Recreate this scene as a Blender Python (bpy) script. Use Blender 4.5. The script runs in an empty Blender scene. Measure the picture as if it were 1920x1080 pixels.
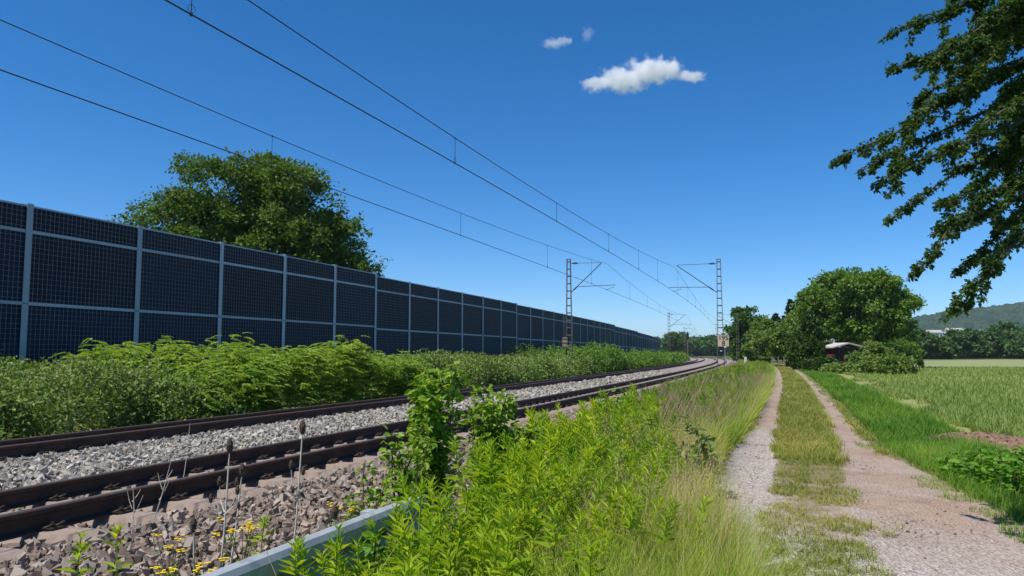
import bpy, math
import numpy as np
from mathutils import Vector

rng = np.random.default_rng(7)
SC = bpy.context.scene
COL = SC.collection
R = math.radians
FPX = 1440.0                                  # focal length in photo pixels (1920 wide)
HOR = 662.8                                   # photo row of the horizon
CAMZ = 1.6

# ------------------------------------------------------------------ camera
cam_d = bpy.data.cameras.new('camera')
cam_d.sensor_width = 36.0
cam_d.lens = FPX / 1920 * 36
cam_d.clip_start = 0.05
cam_d.clip_end = 30000
cam = bpy.data.objects.new('camera', cam_d)
COL.objects.link(cam)
cam.location = (0, 0, CAMZ)
cam.rotation_euler = (R(90) + math.atan((HOR - 540) / FPX), 0, 0)
SC.camera = cam

# ------------------------------------------------------------------ sky, sun, exposure
SUN_EL = 60.0
SUN_AZ = -122.0                               # degrees clockwise from +Y (ahead): the sun stands high, left and a little behind
w = bpy.data.worlds.new('World')
SC.world = w
w.use_nodes = True
nt = w.node_tree
sky = nt.nodes.new('ShaderNodeTexSky')
sky.sky_type = 'NISHITA'
sky.sun_disc = False
sky.sun_elevation = R(SUN_EL)
sky.sun_rotation = R(SUN_AZ)
sky.altitude = 300
sky.air_density = 0.75
sky.dust_density = 0.0
sky.ozone_density = 7.0
bg = nt.nodes['Background']
bg.inputs['Strength'].default_value = 0.132
hs = nt.nodes.new('ShaderNodeHueSaturation')       # the deep clear blue of the whole sky
hs.inputs['Saturation'].default_value = 1.27
nt.links.new(sky.outputs[0], hs.inputs['Color'])
nt.links.new(hs.outputs[0], bg.inputs[0])
sd = bpy.data.lights.new('sun', 'SUN')
sd.energy = 5.0
sd.angle = R(0.53)
sd.color = (1.0, 0.95, 0.87)
so = bpy.data.objects.new('sun', sd)
COL.objects.link(so)
SUNV = Vector((math.sin(R(SUN_AZ)) * math.cos(R(SUN_EL)), math.cos(R(SUN_AZ)) * math.cos(R(SUN_EL)), math.sin(R(SUN_EL))))
so.rotation_euler = SUNV.to_track_quat('Z', 'Y').to_euler()
so.location = (-30, 20, 60)
SC.view_settings.view_transform = 'Standard'
SC.view_settings.look = 'None'
SC.view_settings.exposure = 0.2
SC.view_settings.gamma = 1.0
SC.view_settings.use_curve_mapping = False
SC.render.engine = 'CYCLES'
SC.cycles.max_bounces = 8
SC.cycles.diffuse_bounces = 3
SC.cycles.transmission_bounces = 4
SC.cycles.transparent_max_bounces = 8
SC.cycles.volume_bounces = 6

# ------------------------------------------------------------------ railway alignment (curve to the left, radius 1622 m)
TH0, S0, RAD = 0.3493, 5.28, 1622.2
OFF_NR, OFF_NL, OFF_FR, OFF_FL = 5.434, 6.934, 9.434, 10.934      # rails, metres left of the camera
ZL, ZR = 0.33, 0.43                                               # rail heads: the outer rail is raised in the curve
OFF_WALL = 20.26
ORD = ['first', 'second', 'third', 'fourth', 'fifth', 'sixth', 'seventh', 'eighth', 'ninth', 'tenth', 'eleventh', 'twelfth', 'thirteenth', 'fourteenth']


def P(s, off, z=0.0):
    """chainage s, metres to the left, height -> world (arrays allowed)"""
    s = np.asarray(s, float)
    off = np.asarray(off, float)
    a = np.clip(s - S0, 0, None) / RAD
    h = TH0 - a
    sx = np.minimum(s, S0) * math.sin(TH0) + RAD * (np.cos(TH0 - a) - math.cos(TH0))
    sy = np.minimum(s, S0) * math.cos(TH0) + RAD * (math.sin(TH0) - np.sin(TH0 - a))
    x = sx - off * np.cos(h)
    y = sy + off * np.sin(h)
    return np.stack(np.broadcast_arrays(x, y, np.asarray(z, float)), -1)


def heading(s):
    return TH0 - max(0.0, s - S0) / RAD


def at(x, Z, z=0.0):
    """photo column x at depth Z, height z"""
    return np.array([(x - 960) / FPX * Z, Z, z])


def top_z(y, Z):
    return CAMZ + (HOR - y) * Z / FPX


def s_at(px, off):
    s = np.arange(5, 260, 0.25)
    p = P(s, off)
    x = 960 + FPX * p[:, 0] / p[:, 1]
    i = int(np.argmax(x))
    return float(np.interp(px, x[:i + 1], s[:i + 1]))


# ------------------------------------------------------------------ materials
def newmat(name):
    m = bpy.data.materials.new(name)
    m.use_nodes = True
    return m, m.node_tree, m.node_tree.nodes['Principled BSDF']


def _noise(nt, scale, detail=4, rough=0.6, vec=None):
    n = nt.nodes.new('ShaderNodeTexNoise')
    n.inputs['Scale'].default_value = scale
    n.inputs['Detail'].default_value = detail
    n.inputs['Roughness'].default_value = rough
    if vec is None:
        tc = nt.nodes.new('ShaderNodeTexCoord')
        vec = tc.outputs['Object']
    nt.links.new(vec, n.inputs['Vector'])
    return n


def _ramp(nt, fac, stops):
    r = nt.nodes.new('ShaderNodeValToRGB')
    e = r.color_ramp.elements
    while len(e) < len(stops):
        e.new(0.5)
    for k, (p, c) in enumerate(stops):
        e[k].position = p
        e[k].color = (*c, 1)
    nt.links.new(fac, r.inputs['Fac'])
    return r


def _mix(nt, fac, a, b):
    m = nt.nodes.new('ShaderNodeMix')
    m.data_type = 'RGBA'
    for sock, v in ((m.inputs['Factor'], fac), (m.inputs['A'], a), (m.inputs['B'], b)):
        pass
    def put(sock, v):
        if isinstance(v, bpy.types.NodeSocket):
            nt.links.new(v, sock)
        elif isinstance(v, (int, float)):
            sock.default_value = v
        else:
            sock.default_value = (*v, 1)
    put(m.inputs[0], fac)
    put(m.inputs[6], a)
    put(m.inputs[7], b)
    return m.outputs[2]


def _math(nt, op, a, b=None, clamp=False):
    m = nt.nodes.new('ShaderNodeMath')
    m.operation = op
    m.use_clamp = clamp
    for i, v in enumerate((a, b)):
        if v is None:
            continue
        if isinstance(v, bpy.types.NodeSocket):
            nt.links.new(v, m.inputs[i])
        else:
            m.inputs[i].default_value = v
    return m.outputs[0]


def noisy(name, c1, c2, scale=8, rough=0.8, metal=0.0, bump=0.0, bscale=40, c3=None, spec=0.3, bdist=0.02):
    m, nt, b = newmat(name)
    n = _noise(nt, scale, 6, 0.65)
    stops = [(0.3, c1), (0.7, c2)] if c3 is None else [(0.28, c1), (0.5, c2), (0.72, c3)]
    r = _ramp(nt, n.outputs['Fac'], stops)
    nt.links.new(r.outputs[0], b.inputs['Base Color'])
    b.inputs['Roughness'].default_value = rough
    b.inputs['Metallic'].default_value = metal
    b.inputs['Specular IOR Level'].default_value = spec
    if bump:
        bn = _noise(nt, bscale, 5, 0.7)
        bp = nt.nodes.new('ShaderNodeBump')
        bp.inputs['Strength'].default_value = bump
        bp.inputs['Distance'].default_value = bdist
        nt.links.new(bn.outputs['Fac'], bp.inputs['Height'])
        nt.links.new(bp.outputs[0], b.inputs['Normal'])
    return m


def leafmat(name, stops, trans=0.4, rough=0.55, spec=0.2, tmul=(1.35, 1.3, 0.5)):
    """leaf colour picked by the per-leaf random attribute; thin translucent sheet"""
    m, nt, b = newmat(name)
    a = nt.nodes.new('ShaderNodeAttribute')
    a.attribute_name = 'rnd'
    n = len(stops)
    r = _ramp(nt, a.outputs['Fac'], [(k / (n - 1), c) for k, c in enumerate(stops)])
    nt.links.new(r.outputs[0], b.inputs['Base Color'])
    b.inputs['Roughness'].default_value = rough
    b.inputs['Specular IOR Level'].default_value = spec
    t = nt.nodes.new('ShaderNodeBsdfTranslucent')
    tm = nt.nodes.new('ShaderNodeMix')
    tm.data_type = 'RGBA'
    tm.blend_type = 'MULTIPLY'
    tm.inputs[0].default_value = 1
    nt.links.new(r.outputs[0], tm.inputs[6])
    tm.inputs[7].default_value = (*tmul, 1)
    nt.links.new(tm.outputs[2], t.inputs[0])
    mx = nt.nodes.new('ShaderNodeMixShader')
    mx.inputs[0].default_value = trans
    nt.links.new(b.outputs[0], mx.inputs[1])
    nt.links.new(t.outputs[0], mx.inputs[2])
    nt.links.new(mx.outputs[0], nt.nodes['Material Output'].inputs['Surface'])
    return m


def rndmat(name, stops, rough=0.85, bump=0.0, bscale=60, spec=0.25):
    m, nt, b = newmat(name)
    a = nt.nodes.new('ShaderNodeAttribute')
    a.attribute_name = 'rnd'
    n = len(stops)
    r = _ramp(nt, a.outputs['Fac'], [(k / (n - 1), c) for k, c in enumerate(stops)])
    nz = _noise(nt, 35, 4)
    mx = _mix(nt, _math(nt, 'MULTIPLY', nz.outputs['Fac'], 0.5), r.outputs[0], (0.10, 0.075, 0.06))
    nt.links.new(mx, b.inputs['Base Color'])
    b.inputs['Roughness'].default_value = rough
    b.inputs['Specular IOR Level'].default_value = spec
    return m


M = {}
M['bark'] = noisy('bark', (0.05, 0.04, 0.03), (0.12, 0.095, 0.075), 12, 0.9, bump=0.6, bscale=30)
M['twig'] = noisy('twig', (0.05, 0.04, 0.028), (0.10, 0.075, 0.05), 20, 0.9)
M['rust'] = noisy('rusty_steel', (0.042, 0.023, 0.016), (0.085, 0.046, 0.031), 9, 0.75, bump=0.3, bscale=80, bdist=0.004, c3=(0.045, 0.027, 0.02))
M['railtop'] = noisy('worn_rail_steel', (0.16, 0.125, 0.11), (0.26, 0.22, 0.20), 5, 0.42, metal=0.75, spec=0.5)
M['sleeper'] = noisy('brown_stained_concrete', (0.155, 0.105, 0.08), (0.30, 0.235, 0.19), 5, 0.9, bump=0.5, bscale=45, bdist=0.006, c3=(0.235, 0.165, 0.125))
M['clip'] = noisy('dark_spring_steel', (0.03, 0.022, 0.018), (0.075, 0.055, 0.045), 30, 0.6, metal=0.4)
M['guard'] = noisy('guardrail_steel', (0.27, 0.30, 0.30), (0.44, 0.47, 0.47), 7, 0.5, metal=0.25, c3=(0.36, 0.39, 0.39))
def streaky(name, c1, c2, dirt, rough, metal=0.0, spec=0.3):
    """weathered sheet: tone differs a little from piece to piece, faint dust streaks run down it"""
    m, nt, b = newmat(name)
    oi = nt.nodes.new('ShaderNodeObjectInfo')
    base = _mix(nt, oi.outputs['Random'], c1, c2)
    tc = nt.nodes.new('ShaderNodeTexCoord')
    mp = nt.nodes.new('ShaderNodeMapping')
    mp.inputs['Scale'].default_value = (9, 9, 0.5)
    nt.links.new(tc.outputs['Object'], mp.inputs['Vector'])
    n = _noise(nt, 1.0, 5, 0.6, mp.outputs[0])
    k = _ramp(nt, n.outputs['Fac'], [(0.48, (0, 0, 0)), (0.8, (1, 1, 1))])
    nt.links.new(_mix(nt, _math(nt, 'MULTIPLY', k.outputs[0], 0.5), base, dirt), b.inputs['Base Color'])
    b.inputs['Roughness'].default_value = rough
    b.inputs['Metallic'].default_value = metal
    b.inputs['Specular IOR Level'].default_value = spec
    return m


M['panel'] = streaky('dark_navy_panel', (0.005, 0.009, 0.030), (0.010, 0.017, 0.050), (0.03, 0.035, 0.05), 0.65, spec=0.2)
M['galv'] = streaky('galvanised_steel', (0.34, 0.37, 0.42), (0.46, 0.49, 0.54), (0.26, 0.26, 0.27), 0.5, 0.25)
M['wire_mesh'] = noisy('mesh_wire', (0.26, 0.24, 0.19), (0.42, 0.39, 0.31), 6, 0.6)
M['mast'] = noisy('weathered_mast_steel', (0.085, 0.075, 0.07), (0.16, 0.135, 0.12), 4, 0.7, metal=0.2)
M['cable'] = noisy('dark_cable', (0.025, 0.027, 0.035), (0.045, 0.045, 0.05), 3, 0.6, metal=0.3)
M['insul'] = noisy('brown_porcelain', (0.035, 0.03, 0.035), (0.06, 0.05, 0.05), 5, 0.3)
M['signface'] = noisy('cream_enamel', (0.66, 0.50, 0.33), (0.74, 0.58, 0.40), 2, 0.55)
M['signback'] = noisy('faded_board', (0.30, 0.22, 0.14), (0.42, 0.32, 0.21), 3, 0.7)
M['black'] = noisy('black_enamel', (0.012, 0.011, 0.010), (0.02, 0.018, 0.016), 5, 0.6)
M['white'] = noisy('white_paint', (0.70, 0.70, 0.68), (0.80, 0.80, 0.78), 4, 0.6)
M['wood'] = noisy('weathered_wood', (0.16, 0.12, 0.09), (0.30, 0.24, 0.18), 10, 0.9)
M['shed'] = noisy('red_brown_boards', (0.10, 0.028, 0.022), (0.17, 0.05, 0.038), 3, 0.85)
M['shed_shaded'] = noisy('shade_darkened_boards', (0.022, 0.014, 0.012), (0.045, 0.028, 0.022), 3, 0.85)  # upper planks: the shade on the shed front is put into this brown
M['roof'] = noisy('pale_roof_sheet', (0.42, 0.38, 0.34), (0.55, 0.50, 0.46), 2, 0.8)
M['glass'] = noisy('dark_pane', (0.02, 0.025, 0.03), (0.03, 0.035, 0.04), 2, 0.1, spec=0.6)
M['render'] = noisy('white_render', (0.62, 0.61, 0.58), (0.75, 0.74, 0.71), 1, 0.9)
M['tiles'] = noisy('pale_grey_roof', (0.34, 0.31, 0.29), (0.48, 0.45, 0.43), 1, 0.9)
M['stone_grey'] = rndmat('pale_ballast', [(0.175, 0.160, 0.134), (0.412, 0.376, 0.311), (0.618, 0.577, 0.491), (0.258, 0.232, 0.195), (0.474, 0.397, 0.315)])
M['stone_brown'] = rndmat('brown_ballast', [(0.13, 0.098, 0.075), (0.32, 0.238, 0.18), (0.48, 0.40, 0.33), (0.19, 0.138, 0.104), (0.38, 0.335, 0.285)])
M['ballast'] = noisy('ballast_bed', (0.07, 0.055, 0.045), (0.30, 0.25, 0.22), 16, 0.95, bump=1.0, bscale=22, bdist=0.05, c3=(0.42, 0.37, 0.34))
M['heap'] = noisy('earth_clods', (0.13, 0.075, 0.048), (0.27, 0.165, 0.105), 9, 0.95, bump=1.0, bscale=30, bdist=0.04, c3=(0.36, 0.25, 0.175))
M['ragwort_y'] = noisy('yellow_petal', (0.75, 0.52, 0.01), (0.85, 0.62, 0.02), 9, 0.7)
M['drystalk'] = noisy('dry_stalk', (0.55, 0.46, 0.36), (0.72, 0.64, 0.54), 20, 0.85)
M['teasel'] = noisy('teasel_head', (0.06, 0.042, 0.03), (0.13, 0.09, 0.065), 60, 0.95, bump=1, bscale=150, bdist=0.01)

M['l_tree'] = leafmat('maple_leaf', [(0.040, 0.083, 0.016), (0.082, 0.158, 0.024), (0.157, 0.235, 0.040), (0.065, 0.135, 0.022)], 0.3)
M['l_walnut'] = leafmat('walnut_leaf', [(0.066, 0.144, 0.020), (0.121, 0.227, 0.034), (0.186, 0.295, 0.051), (0.093, 0.186, 0.030)], 0.35)
M['l_dark'] = leafmat('dark_broadleaf', [(0.035, 0.088, 0.019), (0.068, 0.151, 0.031), (0.118, 0.215, 0.040)], 0.28)
M['l_fruit'] = leafmat('fruit_leaf', [(0.099, 0.178, 0.036), (0.169, 0.258, 0.060), (0.238, 0.327, 0.079)], 0.35)
M['l_spruce'] = leafmat('spruce_needle', [(0.015, 0.045, 0.015), (0.033, 0.083, 0.027), (0.053, 0.105, 0.038)], 0.1)
M['l_thuja'] = leafmat('thuja_scale', [(0.026, 0.066, 0.012), (0.054, 0.114, 0.017), (0.090, 0.156, 0.022)], 0.2)
M['l_over'] = leafmat('overhang_leaf', [(0.031, 0.066, 0.016), (0.061, 0.123, 0.027), (0.116, 0.189, 0.047)], 0.35)
M['l_bramble'] = leafmat('bramble_leaf', [(0.062, 0.125, 0.025), (0.133, 0.223, 0.039), (0.246, 0.340, 0.081), (0.103, 0.178, 0.036), (0.329, 0.340, 0.143)], 0.25)
M['l_sumac'] = leafmat('pinnate_leaf', [(0.098, 0.194, 0.021), (0.188, 0.312, 0.030), (0.311, 0.402, 0.045)], 0.32)
M['l_shrub'] = leafmat('shrub_leaf', [(0.104, 0.204, 0.022), (0.189, 0.329, 0.031), (0.345, 0.469, 0.055)], 0.42)
M['l_gold'] = leafmat('goldenrod_leaf', [(0.166, 0.288, 0.021), (0.313, 0.455, 0.027), (0.568, 0.608, 0.039)], 0.45)
M['l_grass'] = leafmat('tall_grass_blade', [(0.140, 0.227, 0.029), (0.237, 0.345, 0.039), (0.376, 0.425, 0.080), (0.502, 0.412, 0.172)], 0.42)
M['l_verge'] = leafmat('verge_grass_blade', [(0.078, 0.200, 0.019), (0.147, 0.286, 0.031), (0.257, 0.358, 0.057)], 0.4)
M['l_mid'] = leafmat('trodden_grass_blade', [(0.185, 0.220, 0.041), (0.292, 0.317, 0.068), (0.463, 0.385, 0.138)], 0.35)
M['l_dry'] = leafmat('dry_grass_stalk', [(0.38, 0.28, 0.16), (0.50, 0.37, 0.22), (0.42, 0.24, 0.16)], 0.3, tmul=(1, 1, 1))
M['l_crop'] = leafmat('crop_leaf', [(0.156, 0.252, 0.060), (0.245, 0.336, 0.090), (0.356, 0.408, 0.156)], 0.4)
M['l_far'] = leafmat('far_tree_leaf', [(0.042, 0.093, 0.027), (0.077, 0.151, 0.039), (0.120, 0.194, 0.054)], 0.25)
M['l_weed'] = leafmat('broad_weed_leaf', [(0.069, 0.188, 0.020), (0.125, 0.288, 0.027), (0.213, 0.375, 0.050)], 0.42)
M['hillwood'] = leafmat('hill_forest', [(0.012, 0.03, 0.010), (0.022, 0.046, 0.014), (0.034, 0.062, 0.018)], 0.0, 0.95, 0.05)


# ------------------------------------------------------------------ mesh helpers
def link(o, parent=None):
    COL.objects.link(o)
    if parent is not None:
        o.parent = parent
    return o


def obj(name, me, parent=None, loc=None, rotz=None):
    o = bpy.data.objects.new(name, me)
    if loc is not None:
        o.location = loc
    if rotz is not None:
        o.rotation_euler = (0, 0, rotz)
    return link(o, parent)


def tag(o, label, cat, group=None, kind=None):
    o['label'] = label
    o['category'] = cat
    if group:
        o['group'] = group
    if kind:
        o['kind'] = kind
    return o


def empty(name, loc=(0, 0, 0), rotz=0.0):
    o = bpy.data.objects.new(name, None)
    o.empty_display_size = 0.2
    o.location = loc
    o.rotation_euler = (0, 0, rotz)
    return link(o)


def mesh_np(name, V, F, mat, rnd=None, smooth=False, mats=None, midx=None):
    """V (n,3); F (m,k) array of faces all with k corners"""
    me = bpy.data.meshes.new(name)
    V = np.ascontiguousarray(V, np.float32)
    F = np.ascontiguousarray(F, np.int32)
    m, k = F.shape
    me.vertices.add(len(V))
    me.vertices.foreach_set('co', V.ravel())
    me.loops.add(m * k)
    me.loops.foreach_set('vertex_index', F.ravel())
    me.polygons.add(m)
    me.polygons.foreach_set('loop_start', np.arange(0, m * k, k, dtype=np.int32))
    me.polygons.foreach_set('use_smooth', np.full(m, bool(smooth)))
    if rnd is not None:
        a = me.attributes.new('rnd', 'FLOAT', 'POINT')
        a.data.foreach_set('value', np.ascontiguousarray(rnd, np.float32))
    for mm in (mats or [mat]):
        me.materials.append(mm)
    if midx is not None:
        me.polygons.foreach_set('material_index', np.ascontiguousarray(midx, np.int32))
    me.update(calc_edges=True)
    return me


class MB:
    """small mesh builder for boxes, bars, tubes"""
    def __init__(self):
        self.v = []
        self.f = []

    def add(self, v, f):
        b = len(self.v)
        self.v += [tuple(map(float, p)) for p in v]
        self.f += [tuple(i + b for i in q) for q in f]
        return self

    def box(self, c, d, rotz=0.0):
        hx, hy, hz = d[0] / 2, d[1] / 2, d[2] / 2
        co, si = math.cos(rotz), math.sin(rotz)
        v = []
        for z in (-hz, hz):
            for x, y in ((-hx, -hy), (hx, -hy), (hx, hy), (-hx, hy)):
                v.append((c[0] + x * co - y * si, c[1] + x * si + y * co, c[2] + z))
        return self.add(v, [(3, 2, 1, 0), (4, 5, 6, 7), (0, 1, 5, 4), (1, 2, 6, 5), (2, 3, 7, 6), (3, 0, 4, 7)])

    def tube(self, pts, rad, n=6, cap=True):
        pts = [np.asarray(p, float) for p in pts]
        if not hasattr(rad, '__len__'):
            rad = [rad] * len(pts)
        V = []
        for i, p in enumerate(pts):
            a = pts[max(i - 1, 0)]
            c = pts[min(i + 1, len(pts) - 1)]
            t = c - a
            t = t / (np.linalg.norm(t) + 1e-9)
            u = np.cross(t, (0, 0, 1.0) if abs(t[2]) < 0.9 else (1.0, 0, 0))
            u /= np.linalg.norm(u)
            q = np.cross(t, u)
            for k in range(n):
                ang = 2 * math.pi * k / n
                V.append(p + rad[i] * (math.cos(ang) * u + math.sin(ang) * q))
        F = []
        for i in range(len(pts) - 1):
            for k in range(n):
                F.append((i * n + k, i * n + (k + 1) % n, (i + 1) * n + (k + 1) % n, (i + 1) * n + k))
        if cap:
            F.append(tuple(range(n))[::-1])
            F.append(tuple((len(pts) - 1) * n + k for k in range(n)))
        return self.add(V, F)

    def mesh(self, name, mat, smooth=False):
        me = bpy.data.meshes.new(name)
        me.from_pydata(self.v, [], self.f)
        me.materials.append(mat)
        me.polygons.foreach_set('use_smooth', np.full(len(me.polygons), bool(smooth)))
        me.update()
        return me

    def build(self, name, mat, parent=None, smooth=False, loc=None, rotz=None):
        return obj(name, self.mesh(name, mat, smooth), parent, loc, rotz)


def nrm(a):
    return a / (np.linalg.norm(a, axis=-1, keepdims=True) + 1e-9)


def rand_dir(n, r=rng):
    v = r.normal(size=(n, 3))
    return nrm(v)


def basis(axis, normal):
    """rotation matrices whose columns are side, axis, normal"""
    a = nrm(axis)
    s = nrm(np.cross(a, normal))
    n = np.cross(s, a)
    return np.stack([s, a, n], -1)


def scatter(tv, tf, pos, rot, scale):
    """merge copies of one template: tv (k,3), tf (m,c)"""
    n, k = len(pos), len(tv)
    scale = np.asarray(scale, float)
    if scale.ndim == 1:
        scale = np.repeat(scale[:, None], 3, 1)
    loc = tv[None] * scale[:, None, :]
    V = np.einsum('nij,nkj->nki', rot, loc) + pos[:, None, :]
    F = tf[None] + (np.arange(n) * k)[:, None, None]
    return V.reshape(-1, 3), F.reshape(-1, tf.shape[1])


def merge(parts):
    """parts: list of (V, F, rnd) with equal corner counts"""
    V, F, Q, b = [], [], [], 0
    for v, f, q in parts:
        if len(v) == 0:
            continue
        V.append(v)
        F.append(f + b)
        Q.append(q)
        b += len(v)
    return np.concatenate(V), np.concatenate(F), np.concatenate(Q)


# leaf templates: axis along +Y, normal +Z
LEAF = (np.array([(0, 0, 0), (0.34, 0.45, 0.10), (0, 1, -0.12), (-0.34, 0.45, 0.10)]), np.array([(0, 1, 2), (0, 2, 3)]))
NARROW = (np.array([(0, 0, 0), (0.095, 0.40, 0.05), (0, 1, -0.22), (-0.095, 0.40, 0.05)]), np.array([(0, 1, 2), (0, 2, 3)]))
LEAF6 = (np.array([(0, 0, 0), (0.30, 0.28, 0.07), (0.26, 0.66, 0.05), (0, 1.0, -0.12), (-0.26, 0.66, 0.05), (-0.30, 0.28, 0.07)]),
         np.array([(0, 1, 2, 3), (0, 3, 4, 5)]))
BLADE = (np.array([(-0.5, 0, 0), (0.5, 0, 0), (0.38, 0.5, 0.06), (-0.38, 0.5, 0.06), (0.0, 1.0, 0.42)]), None)
BLADE_F = np.array([(0, 1, 2), (0, 2, 3), (3, 2, 4)])
SLIVER, SLIVER_F = np.array([(-0.62, 0, 0), (0.62, 0.12, 0), (0.1, 0.96, 0.34)]), np.array([(0, 1, 2)])


def leaf_parts(pos, axis, normal, size, tmpl=LEAF, r=rng, rnd=None):
    n = len(pos)
    V, F = scatter(tmpl[0], tmpl[1], pos, basis(axis, normal), size)
    q = np.repeat(r.random(n) if rnd is None else rnd, len(tmpl[0]))
    return V, F, q


def grass_parts(pos, height, width, r=rng, lean=0.35, rnd=None):
    n = len(pos)
    az = r.uniform(0, 2 * math.pi, n)
    ln = np.abs(r.normal(0, lean, n))
    axis = np.stack([np.cos(az) * ln, np.sin(az) * ln, np.ones(n)], -1)
    nor = np.stack([np.cos(az), np.sin(az), -ln], -1)
    sc = np.stack([np.broadcast_to(width, n), height, height], -1)
    q = r.random(n) if rnd is None else rnd
    far_ = pos[:, 1] > 13.0                                         # distant blades are plain slivers
    B_ = basis(axis, nor)
    out = []
    for k, tv, tf in ((~far_, BLADE[0], BLADE_F), (far_, SLIVER, SLIVER_F)):
        if k.any():
            V, F = scatter(tv, tf, pos[k], B_[k], sc[k])
            out.append((V, F, np.repeat(q[k], len(tv))))
    return merge(out)


def in_view(p, margin=0.22, zmin=1.5):
    """keep what the photo could see, with a generous margin at the sides"""
    Z = np.maximum(p[:, 1], 1e-3)
    return (p[:, 1] > zmin) & (np.abs(p[:, 0] / Z) < 0.667 + margin + 1.2 / Z)


def vnoise(x, y, seed=0):
    """cheap smooth 2D noise in 0..1"""
    def h(i, j):
        v = np.sin(i * 127.1 + j * 311.7 + seed * 74.7) * 43758.5453
        return v - np.floor(v)
    i, j = np.floor(x), np.floor(y)
    fx, fy = x - i, y - j
    fx, fy = fx * fx * (3 - 2 * fx), fy * fy * (3 - 2 * fy)
    a, b, c, d = h(i, j), h(i + 1, j), h(i, j + 1), h(i + 1, j + 1)
    return (a * (1 - fx) + b * fx) * (1 - fy) + (c * (1 - fx) + d * fx) * fy


# ------------------------------------------------------------------ ground, field, path
def ground_material():
    m, nt, b = newmat('meadow_ground')
    n1 = _noise(nt, 0.06, 5)
    n2 = _noise(nt, 3.0, 6, 0.7)
    r1 = _ramp(nt, n1.outputs['Fac'], [(0.35, (0.07, 0.12, 0.025)), (0.6, (0.12, 0.16, 0.04))])
    r2 = _ramp(nt, n2.outputs['Fac'], [(0.35, (0.07, 0.06, 0.035)), (0.6, (0.11, 0.14, 0.035))])
    nt.links.new(_mix(nt, 0.5, r1.outputs[0], r2.outputs[0]), b.inputs['Base Color'])
    b.inputs['Roughness'].default_value = 0.95
    b.inputs['Specular IOR Level'].default_value = 0.1
    return m


g = MB().add([(-9000, -400, 0), (9000, -400, 0), (9000, 12000, 0), (-9000, 12000, 0)], [(0, 1, 2, 3)])
go = g.build('ground', ground_material())
go['kind'] = 'structure'


def path_c(s):
    """offset of the middle of the track between the wheel ruts"""
    return -0.16 - 0.0115 * np.clip(s - 15, 0, None) - 0.0 * s


def edge_left(s):
    """left edge of the trodden path (tall grass begins here)"""
    return np.interp(s, [0, 4, 6, 9, 12, 16, 60, 110], [-0.2, 0.15, 0.5, 0.98, 1.08, 1.0, 0.45, 0.1]) + 0.12 * (vnoise(s * 1.3, s * 0, 3) - 0.5)


def edge_right(s):
    """right edge of the trodden path (verge begins here)"""
    return np.interp(s, [0, 5, 7.5, 9.5, 11.5, 14, 20, 60, 110], [-2.9, -2.45, -2.0, -1.75, -1.42, -1.3, -1.3, -1.75, -2.2]) + 0.16 * (vnoise(s * 0.9, s * 0, 5) - 0.5)


def path_material():
    m, nt, b = newmat('rutted_track')
    at_ = nt.nodes.new('ShaderNodeAttribute')
    at_.attribute_name = 'rut'
    tc = nt.nodes.new('ShaderNodeTexCoord')
    n1 = _noise(nt, 2.2, 6, 0.7)
    n2 = _noise(nt, 45, 3, 0.7)
    n3 = _noise(nt, 0.7, 4, 0.6)
    v = nt.nodes.new('ShaderNodeTexVoronoi')
    v.inputs['Scale'].default_value = 38
    nt.links.new(tc.outputs['Object'], v.inputs['Vector'])
    dirt = _ramp(nt, n1.outputs['Fac'], [(0.25, (0.24, 0.155, 0.108)), (0.5, (0.37, 0.265, 0.20)), (0.75, (0.46, 0.355, 0.285))])
    grav = _ramp(nt, v.outputs['Color'], [(0.1, (0.25, 0.215, 0.19)), (0.9, (0.56, 0.51, 0.46))])
    gmask = _ramp(nt, n3.outputs['Fac'], [(0.42, (0, 0, 0)), (0.58, (1, 1, 1))])
    ga = nt.nodes.new('ShaderNodeAttribute')
    ga.attribute_name = 'gravel'
    gm = _math(nt, 'MULTIPLY', gmask.outputs[0], 0.35)
    gm = _math(nt, 'ADD', gm, ga.outputs['Fac'], True)
    n4 = _noise(nt, 1.1, 5, 0.65)
    damp = _ramp(nt, n4.outputs['Fac'], [(0.52, (0, 0, 0)), (0.68, (1, 1, 1))])       # darker trodden soil in patches
    dirt_c = _mix(nt, _math(nt, 'MULTIPLY', damp.outputs[0], 0.55), dirt.outputs[0], (0.19, 0.125, 0.085))
    c = _mix(nt, gm, dirt_c, grav.outputs[0])
    soil = _ramp(nt, n2.outputs['Fac'], [(0.3, (0.17, 0.14, 0.065)), (0.7, (0.27, 0.235, 0.12))])
    k = _math(nt, 'ADD', at_.outputs['Fac'], _math(nt, 'MULTIPLY', _math(nt, 'SUBTRACT', n1.outputs['Fac'], 0.5), 1.1))
    k = _ramp(nt, k, [(0.38, (0, 0, 0)), (0.56, (1, 1, 1))])
    nt.links.new(_mix(nt, k.outputs[0], soil.outputs[0], c), b.inputs['Base Color'])
    b.inputs['Roughness'].default_value = 0.95
    b.inputs['Specular IOR Level'].default_value = 0.12
    bp = nt.nodes.new('ShaderNodeBump')
    bp.inputs['Strength'].default_value = 0.9
    bp.inputs['Distance'].default_value = 0.025
    nt.links.new(_math(nt, 'ADD', v.outputs['Distance'], _math(nt, 'MULTIPLY', n1.outputs['Fac'], 1.5)), bp.inputs['Height'])
    nt.links.new(bp.outputs[0], b.inputs['Normal'])
    return m


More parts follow.
